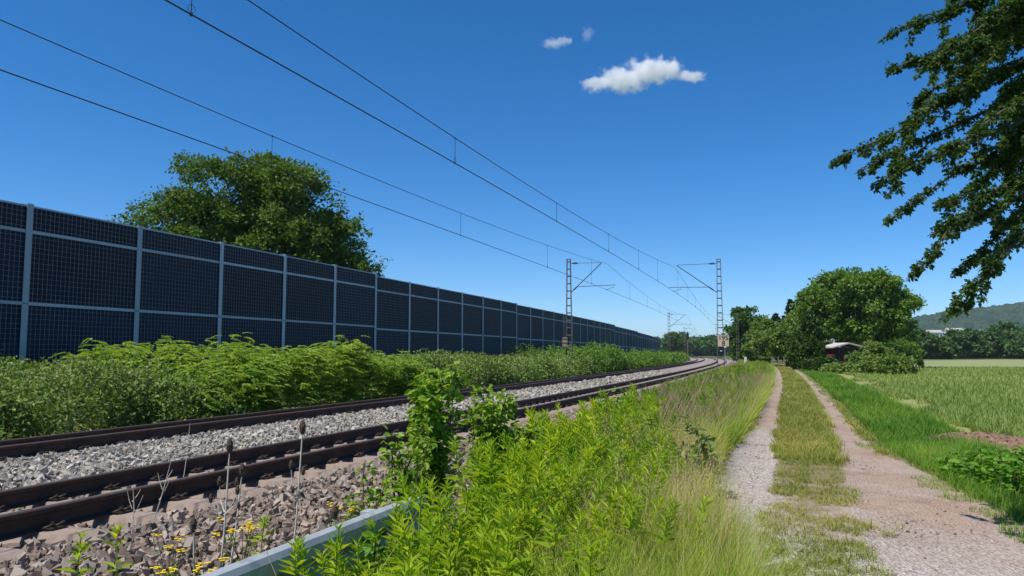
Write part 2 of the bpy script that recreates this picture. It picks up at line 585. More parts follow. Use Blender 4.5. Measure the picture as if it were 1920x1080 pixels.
def rut_mask(s, off):
    c = path_c(s)
    hw = np.interp(s, [0, 7, 11, 16, 30, 60, 120], [0.42, 0.36, 0.30, 0.25, 0.23, 0.23, 0.24])
    a = np.clip(1.6 - np.abs(off - (c + 0.76)) / hw, 0, 1)
    spread = np.interp(s, [0, 6, 8, 10, 13, 16], [1.5, 1.3, 0.9, 0.6, 0.1, 0.0])
    d = off - (c - 0.78)
    d = np.where(d < 0, np.minimum(d + spread, 0), d)
    b = np.clip(1.6 - np.abs(d) / (hw + np.interp(s, [8, 13, 16], [0.06, -0.02, -0.04])), 0, 1)
    near = np.interp(s, [0, 6.3, 8, 10, 11.5], [1.0, 0.85, 0.68, 0.5, 0.0])
    return np.maximum(np.maximum(a, b), near * 0.75)


sv = np.concatenate([np.arange(-6, 25, 0.15), np.arange(25, 130, 0.6)])
uv = np.linspace(0, 1, 41)
SS, UU = np.meshgrid(sv, uv, indexing='ij')
eL, eR = edge_left(SS) + 0.35, edge_right(SS) - 0.35
OO = eR + (eL - eR) * UU
rm = rut_mask(SS, OO)
zz = 0.012 + 0.03 * vnoise(SS * 1.1, OO * 2.0, 1) - 0.03 * rm + 0.012 * vnoise(SS * 6, OO * 7, 2)
zz = zz + 0.022
edgef = np.minimum(UU, 1 - UU) * 14
zz = np.where(edgef < 1, 0.004 + (zz - 0.004) * edgef, zz)
Vp = P(SS.ravel(), OO.ravel(), zz.ravel())
nS, nU = SS.shape
idx = np.arange(nS * nU).reshape(nS, nU)
Fp = np.stack([idx[:-1, :-1].ravel(), idx[:-1, 1:].ravel(), idx[1:, 1:].ravel(), idx[1:, :-1].ravel()], -1)[:, ::-1]
me = mesh_np('path', Vp, Fp, path_material(), smooth=True)
a = me.attributes.new('rut', 'FLOAT', 'POINT')
a.data.foreach_set('value', rm.ravel().astype(np.float32))
grv = np.clip(np.interp(SS, [0, 6.2, 7.6, 9, 30, 60], [0.9, 0.8, 0.15, 0.0, 0.0, 0]) * np.clip((OO + 2.6) / 1.2, 0, 1)
              + np.clip(1.5 - np.abs(OO - (path_c(SS) + 0.76)) / 0.5, 0, 1) * np.interp(SS, [6, 9, 15, 19], [0.3, 0.8, 0.8, 0.0]), 0, 1)
a = me.attributes.new('gravel', 'FLOAT', 'POINT')
a.data.foreach_set('value', grv.ravel().astype(np.float32))
po = obj('path', me)
po['kind'] = 'structure'


def field_material(name, c1, c2, c3, sc=2.0):
    m, nt, b = newmat(name)
    n1 = _noise(nt, 0.12, 5, 0.6)
    n2 = _noise(nt, sc, 6, 0.7)
    r2 = _ramp(nt, n2.outputs['Fac'], [(0.32, c1), (0.5, c2), (0.68, c3)])
    r1 = _ramp(nt, n1.outputs['Fac'], [(0.35, c1), (0.65, c3)])
    nt.links.new(_mix(nt, 0.3, r2.outputs[0], r1.outputs[0]), b.inputs['Base Color'])
    b.inputs['Roughness'].default_value = 0.95
    b.inputs['Specular IOR Level'].default_value = 0.1
    return m


def field_edge(s):
    return np.interp(s, [0, 12, 20, 40, 60, 100], [-3.6, -2.9, -2.9, -3.1, -3.6, -4.5])


def sheet(name, s0, s1, offa, offb, z, mat, n=60):
    s = np.linspace(s0, s1, n)
    A = P(s, offa(s), z)
    B = P(s, offb(s), z)
    V = np.concatenate([A, B])
    i = np.arange(n - 1)
    F = np.stack([i, i + n, i + n + 1, i + 1], -1)
    o = obj(name, mesh_np(name, V, F[:, ::-1], mat))
    # make sure the sheet faces up
    if o.data.polygons[0].normal.z < 0:
        o.data.flip_normals()
    o['kind'] = 'structure'
    return o


FIELD_END = 88.0


def polygon_sheet(name, pts, z, mat):
    V = [(x, y, z) for x, y in pts]
    o = MB().add(V, [tuple(range(len(V)))]).build(name, mat)
    if o.data.polygons[0].normal.z < 0:
        o.data.flip_normals()
    o['kind'] = 'structure'
    return o


edge = P(np.arange(2, 92, 2.0), field_edge(np.arange(2, 92, 2.0)))
edge = edge[edge[:, 1] < FIELD_END]
polygon_sheet('crop_field', [(p[0], p[1]) for p in edge] + [(edge[-1][0] + 1, FIELD_END), (170, FIELD_END + 2), (170, edge[0][1])], 0.004,
              field_material('crop_field_soil', (0.36, 0.27, 0.16), (0.27, 0.26, 0.10), (0.17, 0.24, 0.055), 1.6))
polygon_sheet('pale_meadow', [(44, 91), (92, 175), (130, 205), (330, 205), (260, 93)], 0.006, field_material('pale_meadow_ground', (0.19, 0.23, 0.085), (0.23, 0.26, 0.11), (0.29, 0.29, 0.15), 0.8))

# ------------------------------------------------------------------ ballast bed
prof = [(2.75, -0.03), (3.3, 0.02), (3.9, 0.13), (4.35, 0.205), (4.8, 0.20), (5.1, 0.185), (5.43, 0.165), (6.2, 0.105), (6.95, 0.075), (7.35, 0.115),
        (7.75, 0.185), (8.3, 0.235), (8.9, 0.25), (9.3, 0.235), (9.6, 0.20), (10.2, 0.165), (10.93, 0.12), (11.4, 0.125), (11.9, 0.10), (12.6, 0.02), (13.1, -0.05)]
po_, pz_ = np.array(prof).T


def bed_z(off):
    return np.interp(off, po_, pz_)


sv = np.concatenate([np.arange(-8, 30, 0.25), np.arange(30, 120, 1.0), np.arange(120, 430, 4.0)])
ov = np.linspace(2.75, 13.1, 70)
SS, OO = np.meshgrid(sv, ov, indexing='ij')
zz = bed_z(OO) + 0.02 * (vnoise(SS * 4, OO * 4, 4) - 0.5) * (SS < 40)
Vb = P(SS.ravel(), OO.ravel(), zz.ravel())
nS, nU = SS.shape
idx = np.arange(nS * nU).reshape(nS, nU)
Fb = np.stack([idx[:-1, :-1].ravel(), idx[1:, :-1].ravel(), idx[1:, 1:].ravel(), idx[:-1, 1:].ravel()], -1)
bed = obj('ballast_bed', mesh_np('ballast_bed', Vb, Fb[:, ::-1], M['ballast'], smooth=True))
if bed.data.polygons[0].normal.z < 0:
    bed.data.flip_normals()
bed['kind'] = 'structure'


# ballast stones: angular lumps
def stone_templates(k=10):
    """angular broken lumps: boxes with knocked-about corners"""
    v = np.array([(-1, -1, -1), (1, -1, -1), (1, 1, -1), (-1, 1, -1), (-1, -1, 1), (1, -1, 1), (1, 1, 1), (-1, 1, 1)], float)
    f = np.array([(0, 2, 1), (0, 3, 2), (4, 5, 6), (4, 6, 7), (0, 1, 5), (0, 5, 4), (1, 2, 6), (1, 6, 5), (2, 3, 7), (2, 7, 6), (3, 0, 4), (3, 4, 7)])
    out = []
    for q in range(k):
        r = np.random.default_rng(100 + q)
        vv = v * r.uniform(0.3, 1.2, (8, 3))
        vv = vv * np.array([1.15, 0.82, 0.60]) * r.uniform(0.85, 1.2, 3)
        out.append((vv, f))
    return out


def blob_template(seed=100):
    g = (1 + 5 ** 0.5) / 2
    v = np.array([(-1, g, 0), (1, g, 0), (-1, -g, 0), (1, -g, 0), (0, -1, g), (0, 1, g), (0, -1, -g), (0, 1, -g), (g, 0, -1), (g, 0, 1), (-g, 0, -1), (-g, 0, 1)]) / 1.9
    f = np.array([(0, 11, 5), (0, 5, 1), (0, 1, 7), (0, 7, 10), (0, 10, 11), (1, 5, 9), (5, 11, 4), (11, 10, 2), (10, 7, 6), (7, 1, 8), (3, 9, 4), (3, 4, 2), (3, 2, 6), (3, 6, 8), (3, 8, 9), (4, 9, 5), (2, 4, 11), (6, 2, 10), (8, 6, 7), (9, 8, 1)])
    return v * (1 + np.random.default_rng(seed).uniform(-0.3, 0.3, (12, 1))), f


ST = stone_templates()


def rot_rand(n, r):
    q = r.normal(size=(n, 4))
    q /= np.linalg.norm(q, axis=1, keepdims=True)
    a, b, c, d = q.T
    return np.stack([np.stack([1 - 2 * (c * c + d * d), 2 * (b * c - a * d), 2 * (b * d + a * c)], -1),
                     np.stack([2 * (b * c + a * d), 1 - 2 * (b * b + d * d), 2 * (c * d - a * b)], -1),
                     np.stack([2 * (b * d - a * c), 2 * (c * d + a * b), 1 - 2 * (b * b + c * c)], -1)], -2)


def stones_region(s0, s1, o0, o1, dens, size, r, zadd=0.0):
    n = int(dens * (s1 - s0) * abs(o1 - o0))
    s = r.uniform(s0, s1, n)
    o = r.uniform(o0, o1, n)
    p = P(s, o, bed_z(o) + zadd + r.uniform(-0.02, 0.03, n))
    k = in_view(p, 0.15)
    return p[k], np.clip(r.normal(size, size * 0.28, k.sum()), size * 0.45, size * 1.8)


def build_stones(specs, name, mat, label, seed, single=0):
    r = np.random.default_rng(seed)
    pp, ss = [], []
    for sp in specs:
        p, s = stones_region(*sp[:6], r, sp[6] if len(sp) > 6 else 0.0)
        pp.append(p)
        ss.append(s)
    p, s = np.concatenate(pp), np.concatenate(ss)
    order = np.argsort(np.linalg.norm(p - np.array([0, 0, CAMZ]), axis=1) / s)     # largest in the picture first
    # only count those really inside the frame for the single stones
    x = p[order][:, 0] / np.maximum(p[order][:, 1], 0.1)
    yy = HOR + FPX * (CAMZ - p[order][:, 2]) / np.maximum(p[order][:, 1], 0.1)
    vis = (np.abs(x) < 0.66) & (yy < 1075)
    first = order[vis][:single]
    rest = np.setdiff1d(np.arange(len(p)), first)
    parts = []
    for q, (tv, tf) in enumerate(ST):
        i = rest[rest % len(ST) == q]
        V, F = scatter(tv, tf, p[i], rot_rand(len(i), r), s[i])
        parts.append((V, F, np.repeat(r.random(len(i)), len(tv))))
    V, F, Q = merge(parts)
    o = obj(name, mesh_np(name, V, F, mat, Q))
    tag(o, label, 'gravel', kind='stuff')
    if single:
        lib = []
        for q in range(24):
            tv, tf = ST[q % len(ST)]
            lib.append(mesh_np('stone', tv, tf, mat, np.full(len(tv), (q * 0.381) % 1.0)))
        for k, i in enumerate(first):
            so_ = bpy.data.objects.new('stone', lib[k % 24])
            so_.location = p[i]
            so_.scale = (s[i],) * 3
            so_.rotation_euler = tuple(r.uniform(0, 6.28, 3))
            link(so_, bed)
    return len(p)


build_stones([(-4, 9, 2.9, 4.95, 640, 0.030, 0.004), (9, 20, 2.9, 4.95, 300, 0.035, 0.004), (20, 45, 2.9, 4.95, 45, 0.048, 0.004),
              (-4, 12, 4.9, 5.35, 300, 0.027), (-4, 14, 5.5, 6.85, 260, 0.028)],
             'brown_ballast_gravel', M['stone_brown'], 'brown crushed ballast gravel on the near shoulder beside the rails', 11, 200)
build_stones([(-2, 16, 7.05, 9.3, 480, 0.031), (16, 34, 7.05, 9.3, 130, 0.042), (34, 60, 7.05, 9.3, 28, 0.055), (2, 20, 9.5, 10.85, 70, 0.034), (0, 30, 11.0, 12.1, 60, 0.036), (30, 60, 11.0, 12.1, 20, 0.05)],
             'pale_ballast_gravel', M['stone_grey'], 'pale grey ballast gravel between the two railway tracks', 12, 100)

# ------------------------------------------------------------------ railway tracks
RP = [(-0.075, -0.172), (0.075, -0.172), (0.075, -0.160), (0.012, -0.140), (0.0085, -0.055), (0.036, -0.042), (0.036, -0.010), (0.026, 0.0), (-0.026, 0.0), (-0.036, -0.010), (-0.036, -0.042), (-0.0085, -0.055), (-0.012, -0.140), (-0.075, -0.160)]


def rail(off, z, parent, label):
    sv = np.concatenate([np.arange(-10, 60, 1.0), np.arange(60, 430, 3.0)])
    k = len(RP)
    V = np.concatenate([P(sv, off - x, z + h) for x, h in RP]).reshape(k, len(sv), 3).transpose(1, 0, 2).reshape(-1, 3)
    F, mi = [], []
    for i in range(len(sv) - 1):
        for j in range(k):
            F.append((i * k + j, i * k + (j + 1) % k, (i + 1) * k + (j + 1) % k, (i + 1) * k + j))
            mi.append(1 if j == 7 else 0)
    o = obj('rail', mesh_np('rail', V, np.array(F), None, mats=[M['rust'], M['railtop']], midx=mi), parent)
    o['label'] = label
    return o


def sleeper_mesh():
    # stations along the sleeper: (y, half bottom width, half top width, top height)
    st = [(-1.30, 0.14, 0.10, -0.05), (-1.22, 0.15, 0.105, -0.015), (-0.93, 0.15, 0.105, 0.0), (-0.60, 0.15, 0.10, 0.0), (-0.35, 0.125, 0.085, -0.035), (0, 0.11, 0.08, -0.04),
          (0.35, 0.125, 0.085, -0.035), (0.60, 0.15, 0.10, 0.0), (0.93, 0.15, 0.105, 0.0), (1.22, 0.15, 0.105, -0.015), (1.30, 0.14, 0.10, -0.05)]
    v, f = [], []
    for y, b, t, h in st:
        v += [(-b, y, -0.2), (b, y, -0.2), (b, y, h - 0.07), (t, y, h), (-t, y, h), (-b, y, h - 0.07)]
    for i in range(len(st) - 1):
        for j in range(6):
            f.append((i * 6 + j, i * 6 + (j + 1) % 6, (i + 1) * 6 + (j + 1) % 6, (i + 1) * 6 + j))
    n = len(st) - 1
    f += [(5, 4, 3, 2, 1, 0), tuple(n * 6 + j for j in range(6))]
    return MB().add(v, f).mesh('sleeper', M['sleeper'])


def clip_mesh():
    b = MB()
    arc = lambda x0: [(x0 + 0.035 * math.cos(a), 0.03 + 0.04 * math.sin(a), 0.028 + 0.02 * math.sin(a * 0.7)) for a in np.linspace(-0.6, 3.7, 7)]
    b.tube(arc(-0.045), 0.009, 5)
    b.tube(arc(0.045), 0.009, 5)
    b.tube([(0, 0.02, -0.01), (0, 0.02, 0.06)], [0.016, 0.014], 6)
    b.box((0, 0.03, 0.005), (0.13, 0.11, 0.022))
    return b.mesh('rail_clip', M['clip'])


SLM, CLM = sleeper_mesh(), clip_mesh()
CANT = math.atan2(ZR - ZL, 1.5)


def track(name, oR, oL, label, s_max, clip_max):
    root = empty(name, P(0, (oR + oL) / 2, 0.2))
    inv = root.matrix_world
    tag(root, label, 'railway track', 'railway tracks')
    rl = rail(oR, ZR, root, None)
    del rl['label']
    rr = rail(oL, ZL, root, None)
    del rr['label']
    for o in (rl, rr):
        o.location = -Vector(root.location)
    oc = (oR + oL) / 2
    zc = (ZR + ZL) / 2 - 0.172
    s = -6.3
    while s < s_max:
        p = P(s, oc, zc) - np.array(root.location)
        o = bpy.data.objects.new('sleeper', SLM)
        o.location = p
        # local +y of the sleeper points left (towards the lower rail)
        o.rotation_euler = (-CANT, 0, R(90) - heading(s))
        link(o, root)
        if s < clip_max:
            for y, d in ((-0.75 - 0.085, -1), (-0.75 + 0.085, 1), (0.75 - 0.085, -1), (0.75 + 0.085, 1)):
                c = bpy.data.objects.new('rail_clip', CLM)
                c.location = (0, y, 0.0)
                c.rotation_euler = (0, 0, 0 if d > 0 else math.pi)
                link(c, o)
        s += 0.63 + rng.uniform(-0.012, 0.012)
    return root


track('railway_track', OFF_NR, OFF_NL, 'nearer railway track with rusty rails on brown concrete sleepers', 90, 26)
track('railway_track', OFF_FR, OFF_FL, 'farther railway track running along the foot of the bushes', 60, 26)

# ------------------------------------------------------------------ noise barrier
root = empty('noise_barrier', P(15.67, OFF_WALL, 0))
tag(root, 'long dark navy noise barrier with steel posts and wire mesh behind the railway', 'noise barrier')
RO = np.array(root.location)
D = 4.0
PW = 0.2


def wall_top(k):
    return 5.80 if k < 5 else 5.68 if k < 11 else 5.60 if k < 23 else 5.44 if k < 30 else 5.30


def box_mesh(name, dx, dy, dz, mat):
    return MB().box((0, 0, 0), (dx, dy, dz)).mesh(name, mat)


def wire_mesh(w_, h_):
    b = MB()
    n = int(round(w_ / 0.145))
    m = int(round(h_ / 0.145))
    for i in range(1, n):
        b.box((-w_ / 2 + w_ * i / n, -0.004, 0), (0.007, 0.006, h_ - 0.02))
    for j in range(1, m):
        b.box((0, 0.004, -h_ / 2 + h_ * j / m), (w_ - 0.02, 0.005, 0.0055))
    return b.mesh('wire_mesh', M['wire_mesh'])


def hbeam(h_):
    b = MB()
    t = 0.016
    b.box((0, -PW / 2 + t / 2, h_ / 2), (PW, t, h_))
    b.box((0, PW / 2 - t / 2, h_ / 2), (PW, t, h_))
    b.box((0, 0, h_ / 2), (0.012, PW - 2 * t - 0.002, h_ - 0.01))
    return b.mesh('post', M['galv'])


W_ = D - 0.03
layers = [(-0.755, -0.06), (-2.795, -0.765), (None, -2.805)]          # panel bottom/top below the wall top
posts, panels, meshes = {}, {}, {}
rail_m = MB().box((0, 0, 0.018), (D - PW + 0.16, 0.07, 0.06)).box((0, -0.012, -0.028), (D - PW + 0.16, 0.05, 0.03)).mesh('rail', M['galv'])
cap_m = MB().box((0, 0, 0), (D - PW + 0.17, 0.10, 0.05)).mesh('top_cap', M['galv'])
bolt_m = MB().tube([(0, 0, 0), (0, -0.025, 0)], 0.016, 6).mesh('bolt', M['clip'])
K0, K1 = -4, 47
for k in range(K0, K1 + 1):
    s = 15.67 + D * k
    p = P(s, OFF_WALL) - RO
    rz = R(90) - heading(s)
    # local x runs along the wall, local -y looks at the tracks
    h_ = max(wall_top(k), wall_top(k - 1)) + 0.035
    if h_ not in posts:
        posts[h_] = hbeam(h_)
    o = bpy.data.objects.new('post', posts[h_])
    o.location = p
    o.rotation_euler = (0, 0, rz)
    link(o, root)
    if k < 16:
        for q in (-0.05, 0.05):
            bo = bpy.data.objects.new('bolt', bolt_m)
            bo.location = (q, -PW / 2, wall_top(k) - 2.80)
            link(bo, o)
    if k == K1:
        break
    q2 = P(s + D, OFF_WALL) - RO
    mid = (p + q2) / 2
    rz = math.atan2(q2[1] - p[1], q2[0] - p[0])
    t = wall_top(k)
    fw = np.array([math.sin(rz), -math.cos(rz), 0])               # towards the tracks
    for lo, hi in layers:
        zb = 0.02 if lo is None else t + lo
        zt = t + hi
        key = round(zt - zb, 3)
        if key not in panels:
            panels[key] = box_mesh('panel', D - 0.12, 0.10, key, M['panel'])
            meshes[key] = wire_mesh(D - PW - 0.02, key)
        o = bpy.data.objects.new('panel', panels[key])
        o.location = mid + np.array([0, 0, (zb + zt) / 2])
        o.rotation_euler = (0, 0, rz)
        link(o, root)
        if k < 26:
            wmo = bpy.data.objects.new('wire_mesh', meshes[key])
            wmo.location = (0, -0.062, 0)
            link(wmo, o)
    for dz in (-0.76, -2.80):
        o = bpy.data.objects.new('rail', rail_m)
        o.location = mid + fw * 0.045 + np.array([0, 0, t + dz])
        o.rotation_euler = (0, 0, rz)
        link(o, root)
    o = bpy.data.objects.new('top_cap', cap_m)
    o.location = mid + fw * 0.012 + np.array([0, 0, t - 0.033])
    o.rotation_euler = (0, 0, rz)
    link(o, root)

# ------------------------------------------------------------------ overhead line masts
LEGP = [(0.0, 0.0), (0.10, 0.0), (0.10, 0.012), (0.012, 0.012), (0.012, 0.05), (0.0, 0.05)]
Z_CON, Z_MES = 5.85, 7.62
OFF_C1, OFF_C2 = 6.95, 11.05                                       # contact wire offsets


def mast(s, off, side, label, coff, detail=True):
    """side +1: the track lies to the left of the mast (right-hand mast); local x = along the arm towards the track"""
    h = heading(s)
    dirx = -side                                                    # arm direction in 'off' sense
    loc = P(s, off, 0.0)
    ang = math.atan2(math.sin(h), -math.cos(h))                     # direction of +off (left)
    if side < 0:
        ang += math.pi
    root = empty('catenary_mast', loc, ang)
    tag(root, label, 'mast', 'overhead line masts')
    H = 8.02
    wb, wt = 0.21, 0.095
    for sg in (-1, 1):
        b = MB()
        x0, x1 = sg * wb, sg * wt
        for (xa, za, xb, zb) in ((x0, -0.3, x1, H),):
            v = []
            for (xx, zz_) in ((xa, za), (xb, zb)):
                for dx, dy in ((0, -0.085), (sg * 0.04, -0.085), (sg * 0.04, 0.085), (0, 0.085)):
                    v.append((xx + dx, dy, zz_))
            b.add(v, [(3, 2, 1, 0), (4, 5, 6, 7), (0, 1, 5, 4), (1, 2, 6, 5), (2, 3, 7, 6), (3, 0, 4, 7)])
        b.build('leg', M['mast'], root)
    n = 16
    for i in range(n):
        z = 0.35 + i * 0.5
        if z > H - 0.05:
            break
        wz = wb + (wt - wb) * (z + 0.3) / (H + 0.3)
        MB().box((0, 0.076, z), (2 * wz + 0.002, 0.012, 0.075)).box((0, -0.076, z), (2 * wz + 0.002, 0.012, 0.075)).build('batten', M['mast'], root)
    MB().box((0, 0, H + 0.012), (0.30, 0.20, 0.024)).build('mast_cap', M['mast'], root)
    reach = abs(coff - off)
    # tie rod with its insulator
    zt, zs = Z_MES + 0.12, 5.75
    xm = reach - 0.28
    MB().tube([(0.62, 0, zt), (xm, 0, zt - 0.02)], 0.016, 5).tube([(0.13, 0, zt), (0.26, 0, zt)], 0.02, 5).build('tie_rod', M['cable'], root)
    ins = MB()
    for q in range(4):
        x = 0.27 + q * 0.09
        ins.tube([(x, 0, zt), (x + 0.02, 0, zt), (x + 0.035, 0, zt), (x + 0.088, 0, zt)], [0.03, 0.075, 0.075, 0.03], 8)
    ins.build('insulator', M['insul'], root, True)
    # strut
    a = np.array([0.16, 0, zs])
    e = np.array([xm, 0, zt - 0.05])
    MB().tube([a + (e - a) * 0.22, e], 0.030, 6).tube([a, a + (e - a) * 0.08], 0.028, 6).build('strut', M['cable'], root)
    ins = MB()
    pts = [a + (e - a) * u for u in np.linspace(0.08, 0.22, 8)]
    ins.tube(pts, [0.03, 0.06, 0.035, 0.06, 0.035, 0.06, 0.035, 0.03], 8)
    ins.build('insulator', M['insul'], root, True)
    # registration tube and steady arm
    zr = Z_CON + 0.28
    x0 = 0.16 + (xm - 0.16) * (zr - zs) / (zt - 0.05 - zs)
    x1 = reach + (0.65 if side < 0 else 0.25)
    MB().tube([(x0, 0, zr), (x1, 0, zr + 0.05)], 0.022, 6).build('registration_tube', M['cable'], root)
    xs = reach + (0.55 if side < 0 else -0.55)
    MB().tube([(xs, 0, zr), (xs, 0, zr - 0.1), (xs + (reach - xs) * 0.5, 0, zr - 0.17), (reach, 0, Z_CON + 0.01)], 0.014, 5).build('steady_arm', M['cable'], root)
    MB().box((0, 0, -0.05), (0.75, 0.65, 0.36)).build('footing', M['sleeper'], root)
    return root, H


sR1 = s_at(1350, 3.85)
sL1 = s_at(1067, 13.6)
print('mast chainage', sR1, sL1)
SP = 72.0
mast(sR1, 3.85, 1, 'nearest lattice mast right of the tracks carrying the cream number board', OFF_C1)
mast(sL1, 13.6, -1, 'nearest lattice mast standing in the bushes left of the tracks', OFF_C2)
mast(sR1 + SP, 3.6, 1, 'lattice mast half hidden by the dark tree right of the tracks', OFF_C1)
mast(sL1 + SP, 13.9, -1, 'second lattice mast left of the tracks, just past the end of the barrier', OFF_C2)
mast(sL1 + 2 * SP, 14.0, -1, 'small far lattice mast left of the tracks against the distant trees', OFF_C2)
mast(sR1 + 2 * SP, 3.6, 1, 'smallest lattice mast right of the tracks seen beside the dark tree', OFF_C1)


def overhead(name, coff, smast, droppers, sag, label):
    root = empty(name, P(smast, coff, Z_CON))
    RO = np.array(root.location)
    tag(root, label, 'overhead line', 'overhead lines')
    masts = [smast + SP * k for k in (-2, -1, 0, 1, 2, 3)]
    sv = np.arange(smast - SP - 3, smast + 2.6 * SP, 1.5)
    stag = lambda s: 0.12 * np.interp(((s - smast) / SP) % 2, [0, 1, 2], [-1, 1, -1])

    def zmes(s):
        u = ((s - smast) / SP) % 1.0
        return Z_MES - sag * 4 * u * (1 - u)
    MB().tube(list(P(sv, coff + stag(sv), Z_CON) - RO), 0.0115, 5).build('contact_wire', M['cable'], root)
    MB().tube(list(P(sv, coff + stag(sv), zmes(sv)) - RO), 0.0095, 5).build('messenger_wire', M['cable'], root)
    for s in droppers:
        b = MB()
        p0, p1 = P(s, coff + stag(s), Z_CON) - RO, P(s, coff + stag(s), zmes(s)) - RO
        b.tube([p0, p1], 0.006, 4)
        u = p0 - (P(s + 0.1, coff, Z_CON) - RO)
        u = u / np.linalg.norm(u)
        # slack loop at the clamp
        b.tube([p0 + np.array([0, 0, 0.02]) + (-u) * 0.05 * math.sin(t) * 1.0 + np.array([0, 0, 0.055 - 0.055 * math.cos(t)]) for t in np.linspace(0, 2 * math.pi, 9)], 0.004, 4, False)
        b.box(p0, (0.03, 0.03, 0.04))
        b.box(p1, (0.025, 0.025, 0.035))
        b.build('dropper', M['cable'], root)


overhead('overhead_line', OFF_C1, sR1, [7.4, 15.5, 23.6, 31.5, 38.8, 45.5, 56, 64, 72, 80, 88, 96], 1.2, 'overhead wire pair above the nearer track ending at the right-hand mast')
overhead('overhead_line', OFF_C2, sL1, [3.5, 14.4, 25.3, 36.3, 46, 60, 70, 80, 90, 100], 1.05, 'lower overhead wire pair above the farther track crossing the left tree')


# ------------------------------------------------------------------ signs and small trackside things
def text_mesh(body, size, mat):
    cu = bpy.data.curves.new('lettering', 'FONT')
    cu.body = body
    cu.size = size
    cu.align_x = 'CENTER'
    cu.align_y = 'CENTER'
    cu.extrude = 0.002
    cu.offset = 0.012 * size
    o = bpy.data.objects.new('lettering', cu)
    COL.objects.link(o)
    bpy.context.view_layer.update()
    me = bpy.data.meshes.new_from_object(o.evaluated_get(bpy.context.evaluated_depsgraph_get()))
    bpy.data.objects.remove(o)
    me.materials.clear()
    me.materials.append(mat)
    return me


pm = P(sR1, 3.85)
sg = empty('kilometre_sign', pm + np.array([0.10, -0.20, 0]))
tag(sg, 'square cream number board reading 195 over 8 on the right-hand mast', 'sign')
zs_ = top_z(639, pm[1])
MB().box((0.04, 0, zs_), (0.74, 0.02, 0.78)).build('board', M['signface'], sg)
for body, dz, dx in (('195', 0.17, 0.04), ('8', -0.20, 0.04)):
    o = obj('lettering', text_mesh(body, 0.46, M['black']), sg, (dx, -0.0135, zs_ + dz))
    o.rotation_euler = (R(90), 0, 0)
MB().box((-0.1, 0.05, zs_ + 0.2), (0.06, 0.08, 0.04)).box((-0.1, 0.05, zs_ - 0.2), (0.06, 0.08, 0.04)).build('bracket', M['mast'], sg)
pl = empty('small_plate', pm + np.array([0, -0.16, 0]))
tag(pl, 'small dark plate with a white bar on the mast below the number board', 'plate')
zp = top_z(658, pm[1])
MB().box((-0.02, 0, zp), (0.34, 0.015, 0.26)).build('board', M['black'], pl)
MB().box((-0.02, -0.011, zp), (0.14, 0.008, 0.06)).build('white_bar', M['white'], pl)

pm2 = P(sL1, 13.6)
sb = empty('kilometre_sign', pm2 + np.array([-0.30, -0.14, 0]))
tag(sb, 'weathered brown board seen from behind on the left-hand mast', 'sign')
z2 = top_z(643, pm2[1])
MB().box((0, 0, z2), (0.34, 0.03, 0.74)).build('board', M['signback'], sb)
b = MB()
for q in range(3):
    b.box((0, -0.025, z2 - 0.28 + q * 0.28), (0.38, 0.02, 0.05))
b.build('batten', M['mast'], sb)

q = at(1358, 58)
sp_ = empty('marker_pole', q)
tag(sp_, 'thin grey pole with a tiny white plate behind the number board', 'pole')
MB().tube([(0, 0, -0.1), (0, 0, top_z(651, 58))], 0.018, 6).build('pole', M['galv'], sp_)
MB().box((0, -0.04, top_z(650, 58)), (0.16, 0.02, 0.16)).build('plate', M['white'], sp_)
q = at(1396, 92)
mp = empty('marker_post', q)
tag(mp, 'short white marker post beside the track in front of the dark tree', 'post')
MB().box((0, 0, 0.55), (0.24, 0.16, 1.2)).box((0, 0, 1.17), (0.18, 0.12, 0.06)).build('post', M['white'], mp)
MB().box((0, 0, 0.03), (0.4, 0.3, 0.06)).build('base', M['sleeper'], mp)
q = at(1288.5, 250)
sm_ = empty('signal_mast', q)
tag(sm_, 'dark upright signal mast beyond the barrier at the far bend', 'signal')
MB().tube([(0, 0, -0.2), (0, 0, top_z(622, 250))], [0.26, 0.2], 8).build('pole', M['mast'], sm_)
MB().box((0, -0.1, top_z(630, 250)), (0.8, 0.35, 2.0)).build('signal_head', M['black'], sm_)
MB().box((0, 0, 0.2), (1.1, 1.1, 0.6)).build('footing', M['sleeper'], sm_)

# ------------------------------------------------------------------ guardrail at the edge of the ballast
gr = empty('guardrail', P(5.0, 2.5, 0))
tag(gr, 'grey steel crash barrier beam rising out of the weeds at bottom', 'guardrail')
RO = np.array(gr.location)
prof_w = [(0.00, 0.315), (0.030, 0.325), (0.065, 0.315), (0.083, 0.285), (0.083, 0.22), (0.02, 0.178), (0.0, 0.165), (0.02, 0.15), (0.083, 0.105), (0.083, 0.04), (0.06, 0.01), (0.0, 0.0)]
sv = np.arange(-0.6, 5.0, 0.25)
zt_g = 0.30
kk = len(prof_w)
Vs = []
for s in sv:
    for dx, dz in prof_w:
        Vs.append(P(s, 2.50 - dx, zt_g + dz) - RO)
    for dx, dz in prof_w[::-1]:
        Vs.append(P(s, 2.505 - dx + 0.004, zt_g + dz - 0.001) - RO)
k2 = 2 * kk
F = []
for i in range(len(sv) - 1):
    for j in range(k2):
        F.append((i * k2 + j, i * k2 + (j + 1) % k2, (i + 1) * k2 + (j + 1) % k2, (i + 1) * k2 + j))
me = mesh_np('beam', np.array(Vs), np.array(F), M['guard'], smooth=False)
obj('beam', me, gr)
for s in (0.4, 2.4, 4.4):
    MB().box((0, 0, 0), (0.10, 0.06, 0.92)).build('post', M['guard'], gr, loc=P(s, 2.58, 0.14) - RO, rotz=R(90) - heading(s))
for s in (0.4, 2.4, 4.4):
    MB().tube([(0, 0, 0), (0, -0.02, 0)], 0.02, 6).build('bolt', M['clip'], gr, loc=P(s, 2.485, zt_g + 0.165) - RO, rotz=R(90) - heading(s))


